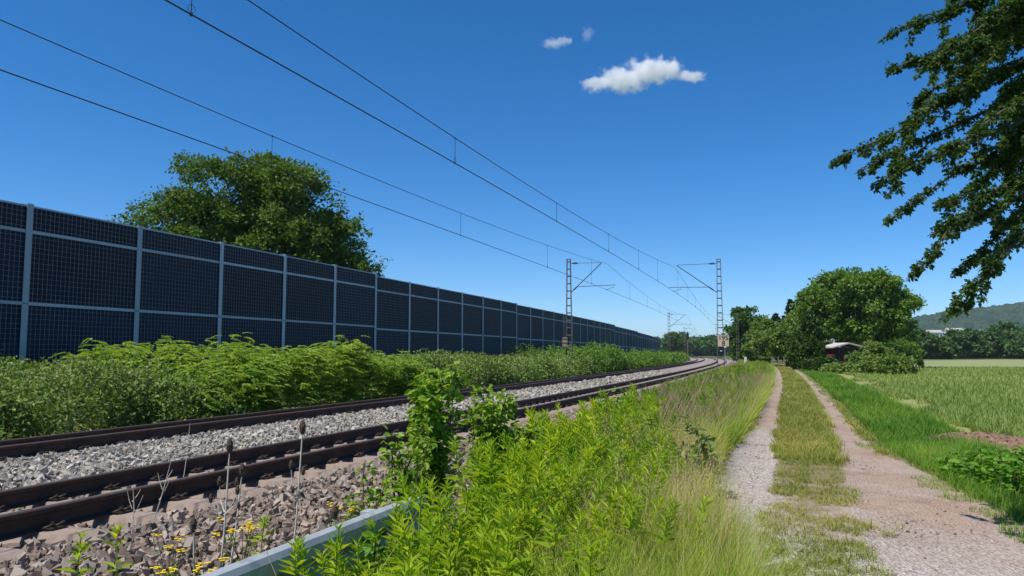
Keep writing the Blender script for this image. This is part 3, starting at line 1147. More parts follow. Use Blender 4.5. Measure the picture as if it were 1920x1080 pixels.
# ------------------------------------------------------------------ trees
def crown(lobes, nclump, per, size, rc, seed, flat=0.65, tmpl=LEAF, inner=0.5):
    r = np.random.default_rng(seed)
    L = np.array(lobes, float)
    wgt = (L[:, 3] * L[:, 4] * L[:, 5]) ** (2 / 3)
    # boughs sit on the lobes; each bough carries several tufts on its upper, outer side
    nb = max(8, nclump // 7)
    lb = r.choice(len(L), nb, p=wgt / wgt.sum())
    db = rand_dir(nb, r)
    u = inner + (1 - inner) * r.random(nb) ** 0.6
    B = L[lb, :3] + db * L[lb, 3:6] * u[:, None]
    rb = rc * r.uniform(1.1, 2.1, nb)
    bi = r.integers(0, nb, nclump)
    d = nrm(rand_dir(nclump, r) + 0.7 * db[bi] + np.array([0, 0, 0.35]))
    C = B[bi] + d * rb[bi][:, None] * np.array([1, 1, 0.62]) * r.uniform(0.5, 1.05, nclump)[:, None]
    n = r.poisson(per, nclump).clip(4)
    ci = np.repeat(np.arange(nclump), n)
    N = len(ci)
    rcl = rc * 0.62 * r.uniform(0.6, 1.35, nclump)
    g = r.normal(size=(N, 3)) * np.array([0.55, 0.55, 0.55 * flat])
    pos = C[ci] + g * rcl[ci][:, None]
    out = nrm(g + d[ci] * 0.7 + np.array([0, 0, 0.1]))
    axis = nrm(out + 0.7 * r.normal(size=(N, 3)) + np.array([0, 0, -0.25]))
    nor = nrm(np.array([0, 0, 1.0]) + 0.75 * r.normal(size=(N, 3)) + 0.4 * out)
    ctint = r.normal(0, 0.14, nclump)
    rnd = np.clip(r.random(N) * 0.7 + 0.15 + ctint[ci], 0.001, 0.999)
    sz = size * r.uniform(0.6, 1.3, N)
    V, F = scatter(tmpl[0], tmpl[1], pos, basis(axis, nor), sz)
    return V, F, np.repeat(rnd, len(tmpl[0])), C


def limbs(root_pts, targets, r0, n=5, seed=1, name='trunk'):
    """trunk polyline plus bowed limbs to some of the clump centres"""
    r = np.random.default_rng(seed)
    b = MB()
    tp = [np.asarray(p, float) for p in root_pts]
    b.tube(tp, [r0 * (1 - 0.55 * i / max(1, len(tp) - 1)) * (1.35 if i == 0 else 1) for i in range(len(tp))], 9)
    for t in targets:
        k = r.integers(1, len(tp))
        a = tp[k - 1] + (tp[k] - tp[k - 1]) * r.random()
        m = (a + t) / 2 + r.normal(0, 0.12, 3) * np.linalg.norm(t - a) + np.array([0, 0, 0.08 * np.linalg.norm(t - a)])
        ra = r0 * 0.32
        b.tube([a, (a + m) / 2, m, t], [ra, ra * 0.75, ra * 0.5, ra * 0.12], n, False)
    return b


def tree(name, base, lobes, nclump, per, leaf, rc, mat, label, cat='tree', group=None, seed=1, r0=0.25, trunk_h=None, nl=14, flat=0.65, tmpl=LEAF, inner=0.5, bark='bark'):
    root = empty(name, base)
    tag(root, label, cat, group)
    V, F, q, C = crown(lobes, nclump, per, leaf, rc, seed, flat, tmpl, inner)
    V[:, 2] = np.maximum(V[:, 2], 0.02)
    obj('crown', mesh_np('crown', V, F, M[mat], q), root)
    L = np.array(lobes)
    zt = L[:, 2].max()
    r = np.random.default_rng(seed + 5)
    tp = [(0, 0, -0.2), (r.normal(0, 0.08), r.normal(0, 0.08), zt * 0.3), (r.normal(0, 0.2), r.normal(0, 0.2), zt * 0.6), (r.normal(0, 0.3), r.normal(0, 0.3), zt)]
    tg = C[r.choice(len(C), min(nl, len(C)), replace=False)]
    limbs(tp, tg, r0, seed=seed).build('trunk', M[bark], root, True)
    return root


# the big tree behind the barrier
Zt = 46.0
pxm = Zt / FPX
tx = lambda x, y: ((x - 485) * pxm, top_z(y, Zt))
lob = []
for x, y, rx, rz in ((485, 470, 6.2, 4.6), (420, 360, 2.6, 2.5), (500, 335, 2.3, 1.9), (575, 375, 2.5, 2.2), (345, 430, 3.0, 2.6), (640, 450, 2.3, 2.0), (668, 505, 1.9, 1.3), (300, 460, 2.0, 2.2), (555, 470, 3.2, 2.8), (425, 300, 0.8, 0.9), (498, 296, 1.3, 1.0), (585, 330, 0.9, 1.1), (675, 425, 0.7, 1.0), (385, 330, 1.0, 0.9)):
    X, Zz = tx(x, y)
    lob.append((X * 0.86, rng.uniform(-1, 1) * (6 - rx) * 0.5, Zz - 0.45, rx * 0.84, min(rx, 4.5), rz * 0.84))
tree('broadleaf_tree', at(485, Zt), lob, 2500, 42, 0.21, 0.72, 'l_tree', 'large round maple tree rising behind the dark noise barrier', seed=24, r0=0.42, nl=60, inner=0.45)

# right-hand cluster
Zt = 84.0
pxm = Zt / FPX
lob = []
for x, y, rx, rz in ((1605, 590, 4.6, 3.6), (1580, 545, 2.6, 2.0), (1625, 548, 2.6, 2.0), (1660, 580, 2.4, 2.2), (1545, 580, 2.0, 2.2), (1675, 620, 1.9, 2.0), (1560, 625, 2.4, 1.7), (1635, 630, 2.6, 1.6), (1595, 530, 1.6, 1.2), (1640, 535, 1.2, 1.1)):
    lob.append(((x - 1610) * pxm, rng.uniform(-1.2, 1.2), top_z(y, Zt) - 0.1, rx * 0.86, min(3.6, rx), rz * 0.86))
tree('walnut_tree', at(1610, Zt), lob, 1300, 36, 0.38, 0.85, 'l_walnut', 'big bushy walnut tree above the small red shed', seed=31, r0=0.35, nl=40, inner=0.6)
Zt = 150.0
pxm = Zt / FPX
lob = [((x - 1412) * pxm, 0, top_z(y, Zt), rx, rx, rz) for x, y, rx, rz in ((1412, 630, 3.6, 4.5), (1420, 595, 2.2, 2.2), (1392, 610, 2.0, 2.4), (1436, 600, 1.8, 2.2), (1390, 645, 1.8, 2.6), (1430, 640, 2.4, 3.2))]
tree('dark_tree', at(1412, Zt), lob, 420, 46, 0.55, 0.95, 'l_dark', 'dark rounded tree at the left end of the garden trees', seed=41, r0=0.3, nl=20, inner=0.6)


def spruce(base, h, w0, label, seed):
    r = np.random.default_rng(seed)
    root = empty('spruce_tree', base)
    tag(root, label, 'tree')
    b = MB().tube([(0, 0, -0.2), (0, 0, h * 0.96)], [0.16, 0.02], 7)
    pos, ax, no, sz = [], [], [], []
    z = 0.8
    while z < h:
        u = 1 - z / h
        n = 7
        for k in range(n):
            a = r.uniform(0, 6.28)
            L = (w0 * u ** 0.85 + 0.12) * r.uniform(0.65, 1.15)
            d = np.array([math.cos(a), math.sin(a), r.uniform(-0.05, 0.75)])
            m = int(14 + L * 30)
            t = r.random(m) ** 0.7
            p = np.array([0, 0, z]) + d * L * t[:, None] + r.normal(0, 0.05, (m, 3))
            pos.append(p)
            ax.append(nrm(d + r.normal(0, 0.5, (m, 3))))
            no.append(r.normal(0, 0.5, (m, 3)) + np.array([0, 0, 1.0]))
            b.tube([(0, 0, z), np.array([0, 0, z]) + d * L * 0.9], [0.03, 0.006], 3, False)
        z += 0.34
    pos, ax, no = map(np.concatenate, (pos, ax, no))
    V, F, q = leaf_parts(pos, ax, no, 0.34 * r.uniform(0.6, 1.3, len(pos)), NARROW if False else LEAF, r)
    obj('crown', mesh_np('crown', V, F, M['l_spruce'], q), root)
    b.build('trunk', M['bark'], root)
    return root


Zt = 128.0
spruce(at(1483, Zt), top_z(564, Zt), 3.4, 'tallest dark spruce poking above the garden trees', 51)
spruce(at(1497, Zt + 4), top_z(572, Zt), 2.8, 'spruce just right of the tallest spruce', 52)
spruce(at(1455, Zt), top_z(590, Zt), 2.6, 'shorter spruce between the dark tree and tallest spruce', 53)
for x, yt, Zt, wd, lab, sd_ in ((1440, 606, 100, 2.7, 'olive green fruit tree leftmost beside the grassy track end', 61), (1474, 600, 92, 3.0, 'wide olive green fruit tree in the middle of the garden', 62), (1504, 592, 98, 2.2, 'light green fruit tree left of the columnar hedge tree', 63)):
    h = top_z(yt, Zt)
    lob = [(0, 0, h * 0.62, wd, wd, h * 0.36), (-wd * 0.45, 0.3, h * 0.5, wd * 0.7, wd * 0.7, h * 0.3), (wd * 0.5, -0.3, h * 0.55, wd * 0.7, wd * 0.7, h * 0.3), (0, 0, h * 0.8, wd * 0.55, wd * 0.55, h * 0.2)]
    tree('fruit_tree', at(x, Zt), lob, 260, 44, 0.36, 0.6, 'l_fruit', lab, seed=sd_, r0=0.16, nl=18, group='fruit trees in the garden')
# columnar thuja
for x, Zt, yt, wd, lab, sd_ in ((1519, 72, 590, 1.0, 'tall dark columnar hedge tree left of the shed', 71), (1499, 75, 628, 0.75, 'lower hedge tree tucked against the columnar one', 72)):
    h = top_z(yt, Zt)
    lob = [(0, 0, h * f, wd * g_, wd * g_, h * 0.14) for f, g_ in ((0.12, 0.85), (0.28, 1.0), (0.45, 0.95), (0.62, 0.8), (0.78, 0.55), (0.9, 0.3))]
    tree('columnar_hedge_tree', at(x, Zt), lob, 420, 30, 0.22, 0.30, 'l_thuja', lab, seed=sd_, r0=0.12, nl=6, flat=1.3, inner=0.7)
# garden shrubs in front of the shed and walnut
for x, Zt, yt, wd, mat, lab, sd_ in ((1628, 64, 640, 1.6, 'l_fruit', 'yellow green shrub hiding the right half of the shed', 81), (1676, 66, 650, 1.2, 'l_dark', 'dark shrub below the right edge of the walnut tree', 82),
                                 (1655, 58, 672, 1.5, 'l_fruit', 'low loose shrub at the field corner before the walnut tree', 83), (1690, 74, 640, 1.1, 'l_walnut', 'small rounded tree at the right foot of the walnut tree', 84),
                                 (1585, 62, 691, 1.7, 'l_bramble', 'low weedy shrub in front of the red shed wall', 85), (1536, 66, 676, 0.9, 'l_thuja', 'small shrub at the foot of the columnar hedge tree', 86)):
    h = top_z(yt, Zt)
    lob = [(0, 0, h * 0.5, wd, wd, h * 0.48), (-wd * 0.5, 0, h * 0.35, wd * 0.7, wd * 0.6, h * 0.33), (wd * 0.5, 0, h * 0.38, wd * 0.7, wd * 0.6, h * 0.35)]
    tree('garden_shrub', at(x, Zt), lob, 150, 32, 0.24, 0.38, mat, lab, cat='shrub', seed=sd_, r0=0.05, nl=10)

# shed
Zt = 74.0
sh = empty('garden_shed', at(1577, Zt), R(6))
tag(sh, 'small red brown wooden shed with pale low-pitched roof under the walnut', 'shed')
wz = top_z(652, Zt)
wd = 2.7
b = MB()
n = 14
for i in range(n):
    x = -wd / 2 + wd * (i + 0.5) / n
    MB().box((x, -1.0 + 0.006 * (i % 2), wz / 2 + 0.45), (wd / n - 0.012, 0.03, wz - 0.9)).build('plank', M['shed_shaded'], sh)
    MB().box((x, -1.0 + 0.006 * (i % 2), 0.445), (wd / n - 0.012, 0.05, 0.89)).build('plank', M['shed'], sh)
MB().box((-wd / 2 + 0.02, 0.02, wz / 2), (0.04, 1.9, wz)).box((wd / 2 - 0.02, 0.02, wz / 2), (0.04, 1.9, wz)).box((0, 1.0, wz / 2), (wd, 0.04, wz)).build('wall', M['shed'], sh)
MB().box((0.45, -1.04, wz * 0.62), (0.8, 0.05, 0.5)).build('window', M['glass'], sh)
zr_ = top_z(645, Zt)
ov_ = 0.3
v = [(-wd / 2 - ov_, -1.35, wz - 0.05), (0, -1.35, zr_), (wd / 2 + ov_, -1.35, wz - 0.05), (-wd / 2 - ov_, 1.3, wz - 0.05), (0, 1.3, zr_), (wd / 2 + ov_, 1.3, wz - 0.05)]
v2 = [(x, y, z + 0.12) for x, y, z in v]
MB().add(v + v2, [(0, 3, 4, 1), (1, 4, 5, 2), (6, 7, 10, 9), (7, 8, 11, 10), (0, 1, 7, 6), (1, 2, 8, 7), (3, 9, 10, 4), (4, 10, 11, 5), (0, 6, 9, 3), (2, 5, 11, 8)]).build('roof', M['roof'], sh)

# fence posts around the garden
for x, Zt, h, lab in ((1692, 63, 1.35, 'pale fence post at the field corner under the walnut'), (1653, 60, 1.2, 'brown wooden stake beside the low loose shrub')):
    f = empty('fence_post', at(x, Zt))
    tag(f, lab, 'post')
    MB().box((0, 0, h / 2), (0.11, 0.11, h)).build('post', M['wood'], f)
    MB().box((0, 0, h + 0.02), (0.13, 0.13, 0.04)).build('cap', M['wood'], f)
for i in range(5):
    f = empty('fence_post', at(1446 + 11 * i, 84))
    tag(f, ORD[i] + ' thin wooden garden fence post from the left at the end of the track', 'post', 'posts of the garden fence')
    MB().box((0, 0, 0.6), (0.09, 0.09, 1.25)).build('post', M['wood'], f)
    MB().box((0, 0, 1.24), (0.11, 0.11, 0.03)).build('cap', M['wood'], f)

# far trees
r = np.random.default_rng(5)
far = []
for x in np.linspace(1708, 1965, 14):
    Zt = r.uniform(215, 260)
    yt = np.interp(x, [1700, 1740, 1850, 1890, 1960, 2080], [640, 624, 628, 612, 610, 620]) + r.uniform(-8, 12)
    far.append((x + r.uniform(-6, 6), Zt, yt, r.uniform(4.2, 6.5), ORD[len(far)] + ' tree right of the walnut in the row beyond the field', 'row of trees beyond the field'))
for x in np.linspace(1236, 1400, 13):
    Zt = r.uniform(430, 560)
    yt = np.interp(x, [1236, 1270, 1300, 1330, 1360, 1400], [632, 628, 630, 626, 638, 632]) + r.uniform(-3, 5)
    far.append((x + r.uniform(-4, 4), Zt, yt, r.uniform(6, 9), ORD[len(far) - 14] + ' tree from the left in the far wood past the bend of the tracks', 'trees past the bend of the tracks'))
proto = {}
for i, (x, Zt, yt, wd, lab, grp) in enumerate(far):
    h = top_z(yt, Zt)
    lob = [(0, 0, h * 0.5, wd, wd, h * 0.46), (-wd * 0.5, 0, h * 0.42, wd * 0.7, wd * 0.7, h * 0.36), (wd * 0.45, 0, h * 0.36, wd * 0.75, wd * 0.7, h * 0.34), (wd * 0.1, 0, h * 0.76, wd * 0.55, wd * 0.55, h * 0.22)]
    tree('far_tree', at(x, Zt), lob, 120, 22, 1.25 * (Zt / 250) ** 0.7, 1.3 * (Zt / 250) ** 0.6, 'l_far', lab, group=grp, seed=300 + i, r0=0.3, nl=5)

# ------------------------------------------------------------------ hill with forest and houses
HX0, HX1, HY0, HY1 = 700, 3400, 1500, 3200
def hill_z(x, y):
    a = x / y                                                     # bearing
    ridge = np.interp(a, [0.36, 0.47, 0.52, 0.58, 0.667, 0.75, 0.9, 1.1], [0, 40, 95, 118, 142, 165, 150, 60]) * (2350 / 2400)
    d = np.clip((y - 1500) / 850, 0, 1)
    return ridge * (d * d * (3 - 2 * d)) * (1 + 0.08 * (vnoise(x / 130, y / 160, 9) - 0.5))
gx, gy = np.meshgrid(np.linspace(HX0, HX1, 90), np.linspace(HY0, HY1, 50), indexing='ij')
gz = hill_z(gx, gy) - 1.0
V = np.stack([gx, gy, gz], -1).reshape(-1, 3)
idx = np.arange(90 * 50).reshape(90, 50)
F = np.stack([idx[:-1, :-1].ravel(), idx[1:, :-1].ravel(), idx[1:, 1:].ravel(), idx[:-1, 1:].ravel()], -1)
ho = obj('hill', mesh_np('hill', V, F, noisy('hill_ground', (0.03, 0.05, 0.02), (0.05, 0.08, 0.03), 0.02, 0.95), smooth=True))
ho['kind'] = 'structure'
r = np.random.default_rng(77)
n = 5600
a = r.uniform(0.44, 0.84, n)
y = 1640 + 760 * r.random(n) ** 0.9
x = a * y
z = hill_z(x, y)
tv, tf = blob_template()
keep = z > 12
x, y, z = x[keep], y[keep], z[keep]
n = len(x)
V, F = scatter(tv, tf, np.stack([x, y, z + 2], -1), rot_rand(n, r), r.uniform(9, 17, n)[:, None] * np.array([1, 1, 1.0]))
fo = obj('hill_forest', mesh_np('hill_forest', V, F, M['hillwood'], np.repeat(r.random(n), 12)))
tag(fo, 'dark green forest covering the distant hillside', 'forest', kind='stuff')


def house(px, py, Z, w_, d_, h_, rz, label):
    zb = top_z(py, Z)
    root = empty('house', (*at(px, Z)[:2], zb - h_), rz)
    tag(root, label, 'house', 'houses below the hill')
    MB().box((0, 0, h_ / 2 - 4), (w_, d_, h_ + 8)).build('wall', M['render'], root)
    e = 0.6
    hr = d_ * 0.28
    v = [(-w_ / 2 - e, -d_ / 2 - e, h_ + 0.02), (w_ / 2 + e, -d_ / 2 - e, h_ + 0.02), (w_ / 2 + e, d_ / 2 + e, h_ + 0.02), (-w_ / 2 - e, d_ / 2 + e, h_ + 0.02), (-w_ / 2 - e, 0, h_ + hr), (w_ / 2 + e, 0, h_ + hr)]
    MB().add(v, [(3, 2, 1, 0), (0, 1, 5, 4), (2, 3, 4, 5), (0, 4, 3), (1, 2, 5)]).build('roof', M['tiles'], root)
    for fl in range(2):
        for k in range(3):
            MB().box((-w_ * 0.32 + k * w_ * 0.32, -d_ / 2 - 0.05, h_ * (0.3 + 0.42 * fl)), (w_ * 0.14, 0.16, h_ * 0.2)).build('window', M['glass'], root)


house(1711, 628, 900, 20, 11, 8, 0.2, 'leftmost pale house beside the walnut tree below the hill')
house(1722, 631, 880, 13, 10, 7, -0.3, 'low white house second from the walnut tree')
house(1749, 624, 940, 18, 12, 12, 0.1, 'white house with grey roof in a gap of the far trees')
house(1790, 620, 1000, 22, 12, 7, -0.1, 'white long house above the middle of the far trees')
house(1804, 626, 960, 14, 11, 8, 0.4, 'small house right of the long white one')
house(1843, 623, 980, 14, 11, 6, 0.0, 'bright white house at the right, left of the tallest far tree')


# ------------------------------------------------------------------ thickets below the barrier
def thicket(name, s0, s1, o0, o1, hfun, ntuft, per, leaf, rt, mat, label, seed, cat='bushes', tmpl=LEAF, stems=60, pinnate=False):
    """rounded tufts of leaves over the top and front of a bushy mass"""
    r = np.random.default_rng(seed)
    s = r.uniform(s0, s1, ntuft)
    front = r.random(ntuft) < 0.5
    o = np.where(front, o0 + 0.15 + 0.7 * vnoise(s * 0.9, s * 0, seed + 3) + np.abs(r.normal(0, 0.35, ntuft)), r.uniform(o0, o1, ntuft))
    hh = hfun(s, o)
    ee = np.minimum(np.clip((s - s0) / 0.9, 0.25, 1), np.clip((s1 - s) / 0.9, 0.25, 1))
    lump = vnoise(s * 0.9, o * 0.9, seed) * 0.55 + vnoise(s * 2.3, o * 2.3, seed + 1) * 0.45
    hh = hh * np.sqrt(ee) * (0.58 + 0.70 * lump)
    shoulder = np.sqrt(np.clip((o - o0 + 0.25) / 0.9, 0.15, 1))
    top = np.where(front, hh * shoulder * r.random(ntuft) ** 0.95, hh * shoulder * r.uniform(0.78, 1.04, ntuft))
    rad = rt * r.uniform(0.55, 1.35, ntuft)
    C = P(s, o, np.maximum(top - rad * 0.6, 0.06))
    keep = in_view(C, 0.2, 3)
    C, rad, lump, s, o = C[keep], rad[keep], lump[keep], s[keep], o[keep]
    nt_ = len(C)
    root = empty(name, P((s0 + s1) / 2, (o0 + o1) / 2, 0))
    tag(root, label, cat, 'bushes below the noise barrier')
    RO = np.array(root.location)
    ci = np.repeat(np.arange(nt_), r.poisson(per, nt_).clip(3))
    m = len(ci)
    outw = np.array([0.55, -0.45, 0.55])                       # towards the tracks, the camera and the light
    d = nrm(r.normal(size=(m, 3)) + outw * 0.8)
    pos = C[ci] + d * (rad[ci] * (0.35 + 0.7 * r.random(m) ** 0.5))[:, None]
    pos[:, 2] = np.maximum(pos[:, 2], 0.03)
    tt = r.normal(0, 0.13, nt_) + 0.3 * (lump - 0.45)
    rnd = np.clip(r.random(m) * 0.7 + 0.15 + tt[ci], 0.001, 0.999)
    if pinnate:
        az = np.arctan2(d[:, 1], d[:, 0]) + r.normal(0, 0.7, m)
        dh = np.stack([np.cos(az), np.sin(az), r.uniform(-0.15, 0.45, m)], -1)
        side = np.stack([-np.sin(az), np.cos(az), np.zeros(m)], -1)
        parts = []
        for t in np.linspace(0.15, 1, 7):
            c = pos + dh * (leaf * 3.4 * t) + np.array([0, 0, -1.0]) * (leaf * 1.3 * t * t)
            for sg_ in (-1, 1):
                ax = nrm(side * sg_ + dh * 0.45 + np.array([0, 0, -0.25]))
                parts.append(leaf_parts(c, ax, np.tile([0, 0, 1.0], (m, 1)) + 0.25 * r.normal(size=(m, 3)), leaf * (1.15 - 0.35 * t) * r.uniform(0.8, 1.2, m), tmpl, r, rnd))
        V, F, q = merge(parts)
    else:
        ax = nrm(d * 0.6 + r.normal(size=(m, 3)) * 0.8 + np.array([0, 0, -0.2]))
        no = nrm(np.array([0, 0, 0.8]) + 0.5 * d + 0.5 * r.normal(size=(m, 3)))
        V, F, q = leaf_parts(pos, ax, no, leaf * r.uniform(0.55, 1.35, m), tmpl, r, rnd)
    obj('foliage', mesh_np('foliage', V - RO, F, M[mat], q), root)
    b = MB()
    for i in range(stems):
        ss, oo = r.uniform(s0 + 0.4, s1 - 0.4), r.uniform(o0 + 0.5, o1 - 0.4)
        h = float(hfun(np.array([ss]), np.array([oo]))[0]) * 0.75
        p0 = P(ss, oo, -0.05) - RO
        p1 = P(ss + r.normal(0, 0.25), oo + r.normal(0, 0.25), h) - RO
        b.tube([p0, (p0 + p1) / 2 + r.normal(0, 0.06, 3), p1], [0.014, 0.010, 0.004], 4, False)
    so_ = b.build('stem', M['twig'], root)
    so_['kind'] = 'stuff'
    return root


thicket('bramble_thicket', -1.0, 15.0, 11.9, 19.6, lambda s, o: 1.15 + 0.35 * vnoise(s * 0.35, o * 0.3, 3) + np.interp(o, [12, 15, 19], [-0.1, 0.1, 0.25]), 1150, 74, 0.085, 0.40, 'l_bramble', 'pale flowering bramble thicket at the left edge before the barrier', 401)
thicket('sumac_shrub', 13.2, 26.5, 12.2, 19.0, lambda s, o: 1.58 + 0.25 * vnoise(s * 0.5, o * 0.4, 8) + np.interp(s, [13, 17, 21, 26.5], [-0.15, 0.12, 0.1, -0.25]), 680, 9, 0.094, 0.41, 'l_sumac', 'bright yellow green feather-leaved shrub under the third to sixth barrier posts', 402, pinnate=True)
thicket('bramble_thicket', 25.5, 37.0, 12.1, 19.4, lambda s, o: 1.25 + 0.35 * vnoise(s * 0.4, o * 0.4, 5), 620, 60, 0.10, 0.44, 'l_bramble', 'bushes behind the upright foreground shrub, right of the feather-leaved shrub', 403)
thicket('bramble_thicket', 36.0, 54.5, 12.3, 19.4, lambda s, o: 1.2 + 0.35 * vnoise(s * 0.3, o * 0.3, 6), 640, 48, 0.125, 0.52, 'l_bramble', 'bushes running up to the nearest left-hand mast', 404)
thicket('field_maple_bush', 54.0, 72.0, 12.9, 19.4, lambda s, o: 1.7 + 0.7 * vnoise(s * 0.25, o * 0.3, 2), 700, 32, 0.16, 0.55, 'l_walnut', 'taller green bushes just right of the nearest left-hand mast', 405)
thicket('bramble_thicket', 71.0, 104.0, 12.9, 19.4, lambda s, o: 1.35 + 0.55 * vnoise(s * 0.2, o * 0.3, 4), 700, 28, 0.21, 0.65, 'l_walnut', 'distant bushes along the middle of the long barrier', 406)
thicket('bramble_thicket', 103.0, 180.0, 13.2, 19.4, lambda s, o: 1.25 + 0.5 * vnoise(s * 0.12, o * 0.3, 7), 800, 26, 0.32, 0.8, 'l_walnut', 'farthest bushes tapering to the end of the barrier', 407)

# ------------------------------------------------------------------ foreground shrubs
def shrub(base, h, wd, n, leaf, label, seed, mat='l_shrub', lean=(0, 0), name='shrub', nst=9):
    r = np.random.default_rng(seed)
    root = empty(name, base)
    tag(root, label, 'shrub')
    b = MB()
    pos, ax = [], []
    for k in range(nst):
        a = r.uniform(0, 6.28)
        e = np.array([math.cos(a) * wd * r.uniform(0.15, 0.8) + lean[0], math.sin(a) * wd * r.uniform(0.15, 0.8) + lean[1], h * r.uniform(0.6, 1.0) if k else h])
        p0 = np.array([r.normal(0, 0.05), r.normal(0, 0.05), -0.03])
        m = (p0 + e) / 2 + np.array([r.normal(0, 0.05), r.normal(0, 0.05), 0.06])
        b.tube([p0, m, e], [0.011, 0.008, 0.003], 5, False)
        cnt = n // nst
        t = r.uniform(0.12, 1, cnt) ** 0.8
        q = np.where(t[:, None] < 0.5, p0 + (m - p0) * (t[:, None] * 2), m + (e - m) * (t[:, None] * 2 - 1))
        d = nrm(np.stack([r.normal(size=cnt), r.normal(size=cnt), r.uniform(-0.2, 0.6, cnt)], -1))
        rad = wd * 0.42 * r.random(cnt) * (1.1 - 0.6 * t)
        pos.append(q + d * rad[:, None])
        ax.append(nrm(d + np.array([0, 0, -0.3]) + 0.4 * r.normal(size=(cnt, 3))))
        for i in range(6):
            j = r.integers(0, cnt)
            b.tube([q[j], (q + d * rad[:, None])[j]], [0.004, 0.002], 3, False)
    pos, ax = np.concatenate(pos), np.concatenate(ax)
    pos[:, 2] = np.maximum(pos[:, 2], 0.03)
    m = len(pos)
    no = np.array([0, 0, 1.0]) + 0.55 * r.normal(size=(m, 3))
    V, F, q = leaf_parts(pos, ax, no, leaf * r.uniform(0.55, 1.3, m), LEAF6, r)
    obj('foliage', mesh_np('foliage', V, F, M[mat], q), root)
    b.build('stem', M['twig'], root)
    return root


shrub(at(815, 6.9), top_z(688, 6.9), 0.34, 1900, 0.075, 'upright leafy shrub standing tallest beside the crash barrier end', 501)
shrub(at(775, 6.4), top_z(800, 6.4), 0.32, 420, 0.07, 'low leafy shoots at the left foot of the upright shrub', 502)
shrub(at(925, 7.6), top_z(728, 7.6), 0.38, 1300, 0.075, 'second leafy shrub just right of the upright shrub', 503)
shrub(at(990, 7.9), top_z(800, 7.9), 0.42, 620, 0.085, 'dark bramble clump right of the second leafy shrub', 504, 'l_bramble')
shrub(at(1145, 12.5), top_z(728, 12.5), 0.40, 520, 0.085, 'small leafy shoot before the rails, left of the number board mast', 505)
shrub(at(690, 6.0), top_z(870, 6.0), 0.3, 200, 0.065, 'sparse seedling on the gravel above the crash barrier', 506, nst=5)
shrub(at(1300, 8.6), top_z(790, 8.6), 0.34, 260, 0.10, 'broad-leaved bramble sprawling in the tall grass by the track', 507, 'l_bramble', nst=6)

shrub(at(705, 4.6), top_z(985, 4.6), 0.30, 150, 0.085, 'broad-leaved bramble in front of the crash barrier end', 508, 'l_weed', nst=5)
shrub(at(1040, 8.4), top_z(828, 8.4), 0.36, 330, 0.085, 'bramble clump with grey green leaves among the goldenrod', 509, 'l_bramble', nst=7)
shrub(at(1100, 10.5), top_z(790, 10.5), 0.42, 380, 0.09, 'dark leafy clump between the goldenrod and the near rail', 510, 'l_bramble', nst=7)

# ------------------------------------------------------------------ goldenrod
def goldenrod_template(seed, nl=42):
    """unit-height plant: a stem with spiralling lance leaves, dense at the tip; triangles only"""
    r = np.random.default_rng(seed)
    t = np.sort(np.concatenate([r.uniform(0.12, 0.85, nl - 14), r.uniform(0.85, 1.0, 14)]))
    az = np.arange(nl) * 2.4 + r.normal(0, 0.25, nl)
    up = np.interp(t, [0, 0.6, 0.85, 1.0], [-0.1, 0.25, 0.75, 1.6])
    ax = np.stack([np.cos(az), np.sin(az), up], -1)
    no = np.stack([-np.cos(az) * up, -np.sin(az) * up, np.ones(nl)], -1) + 0.25 * r.normal(size=(nl, 3))
    bend = r.normal(0, 0.05, 2)
    pos = np.stack([bend[0] * t * t, bend[1] * t * t, t], -1)
    sz = np.interp(t, [0, 0.3, 0.75, 1.0], [0.10, 0.17, 0.155, 0.085]) * r.uniform(0.8, 1.25, nl)
    V, F = scatter(NARROW[0] * np.array([1.25, 1, 1]), NARROW[1], pos, basis(ax, no), sz)
    sv_ = []
    for q in np.linspace(0, 1, 4):
        for k in range(3):
            a = k * 2.094
            sv_.append((bend[0] * q * q + 0.006 * math.cos(a), bend[1] * q * q + 0.006 * math.sin(a), q))
    sf = []
    for i in range(3):
        for k in range(3):
            a0, a1 = i * 3 + k, i * 3 + (k + 1) % 3
            sf += [(a0, a1, a1 + 3), (a0, a1 + 3, a0 + 3)]
    return np.concatenate([V, np.array(sv_)]), np.concatenate([F, np.array(sf) + len(V)])


GT = [goldenrod_template(k, n_) for k, n_ in enumerate((30, 42, 54, 36, 48, 26))]


def yaw_tilt(n, r, tilt=0.12):
    a = r.uniform(0, 6.28, n)
    up = nrm(np.stack([r.normal(0, tilt, n), r.normal(0, tilt, n), np.ones(n)], -1))
    f = np.stack([np.cos(a), np.sin(a), np.zeros(n)], -1)
    s = nrm(np.cross(f, up))
    return np.stack([s, np.cross(up, s), up], -1)


r = np.random.default_rng(600)
n = 3400
s = r.uniform(2.0, 13.5, n)
o = r.uniform(0.3, 3.4, n)
lim_lo = np.interp(s, [2, 5, 8, 10, 13.5], [0.55, 0.85, 1.25, 1.8, 2.2]) + 0.35 * (vnoise(s * 2, s * 0, 8) - 0.5)
lim_hi = np.interp(s, [2, 4.5, 6, 9, 13.5], [2.15, 2.15, 2.35, 3.0, 3.3])
dens = np.interp(s, [2, 9, 13.5], [1, 0.9, 0.45])
k = (o > lim_lo) & (o < lim_hi) & (r.random(n) < dens)
s, o = s[k], o[k]
p = P(s, o, -0.02)
k = in_view(p, 0.15, 1.9)
p, s, o = p[k], s[k], o[k]
hg = np.clip(r.normal(0.65, 0.14, len(p)), 0.3, 1.0) * (0.8 + 0.4 * vnoise(s * 1.5, o * 1.5, 9)) * np.interp(p[:, 1], [2, 4, 7], [0.62, 0.85, 1.0])
parts = []
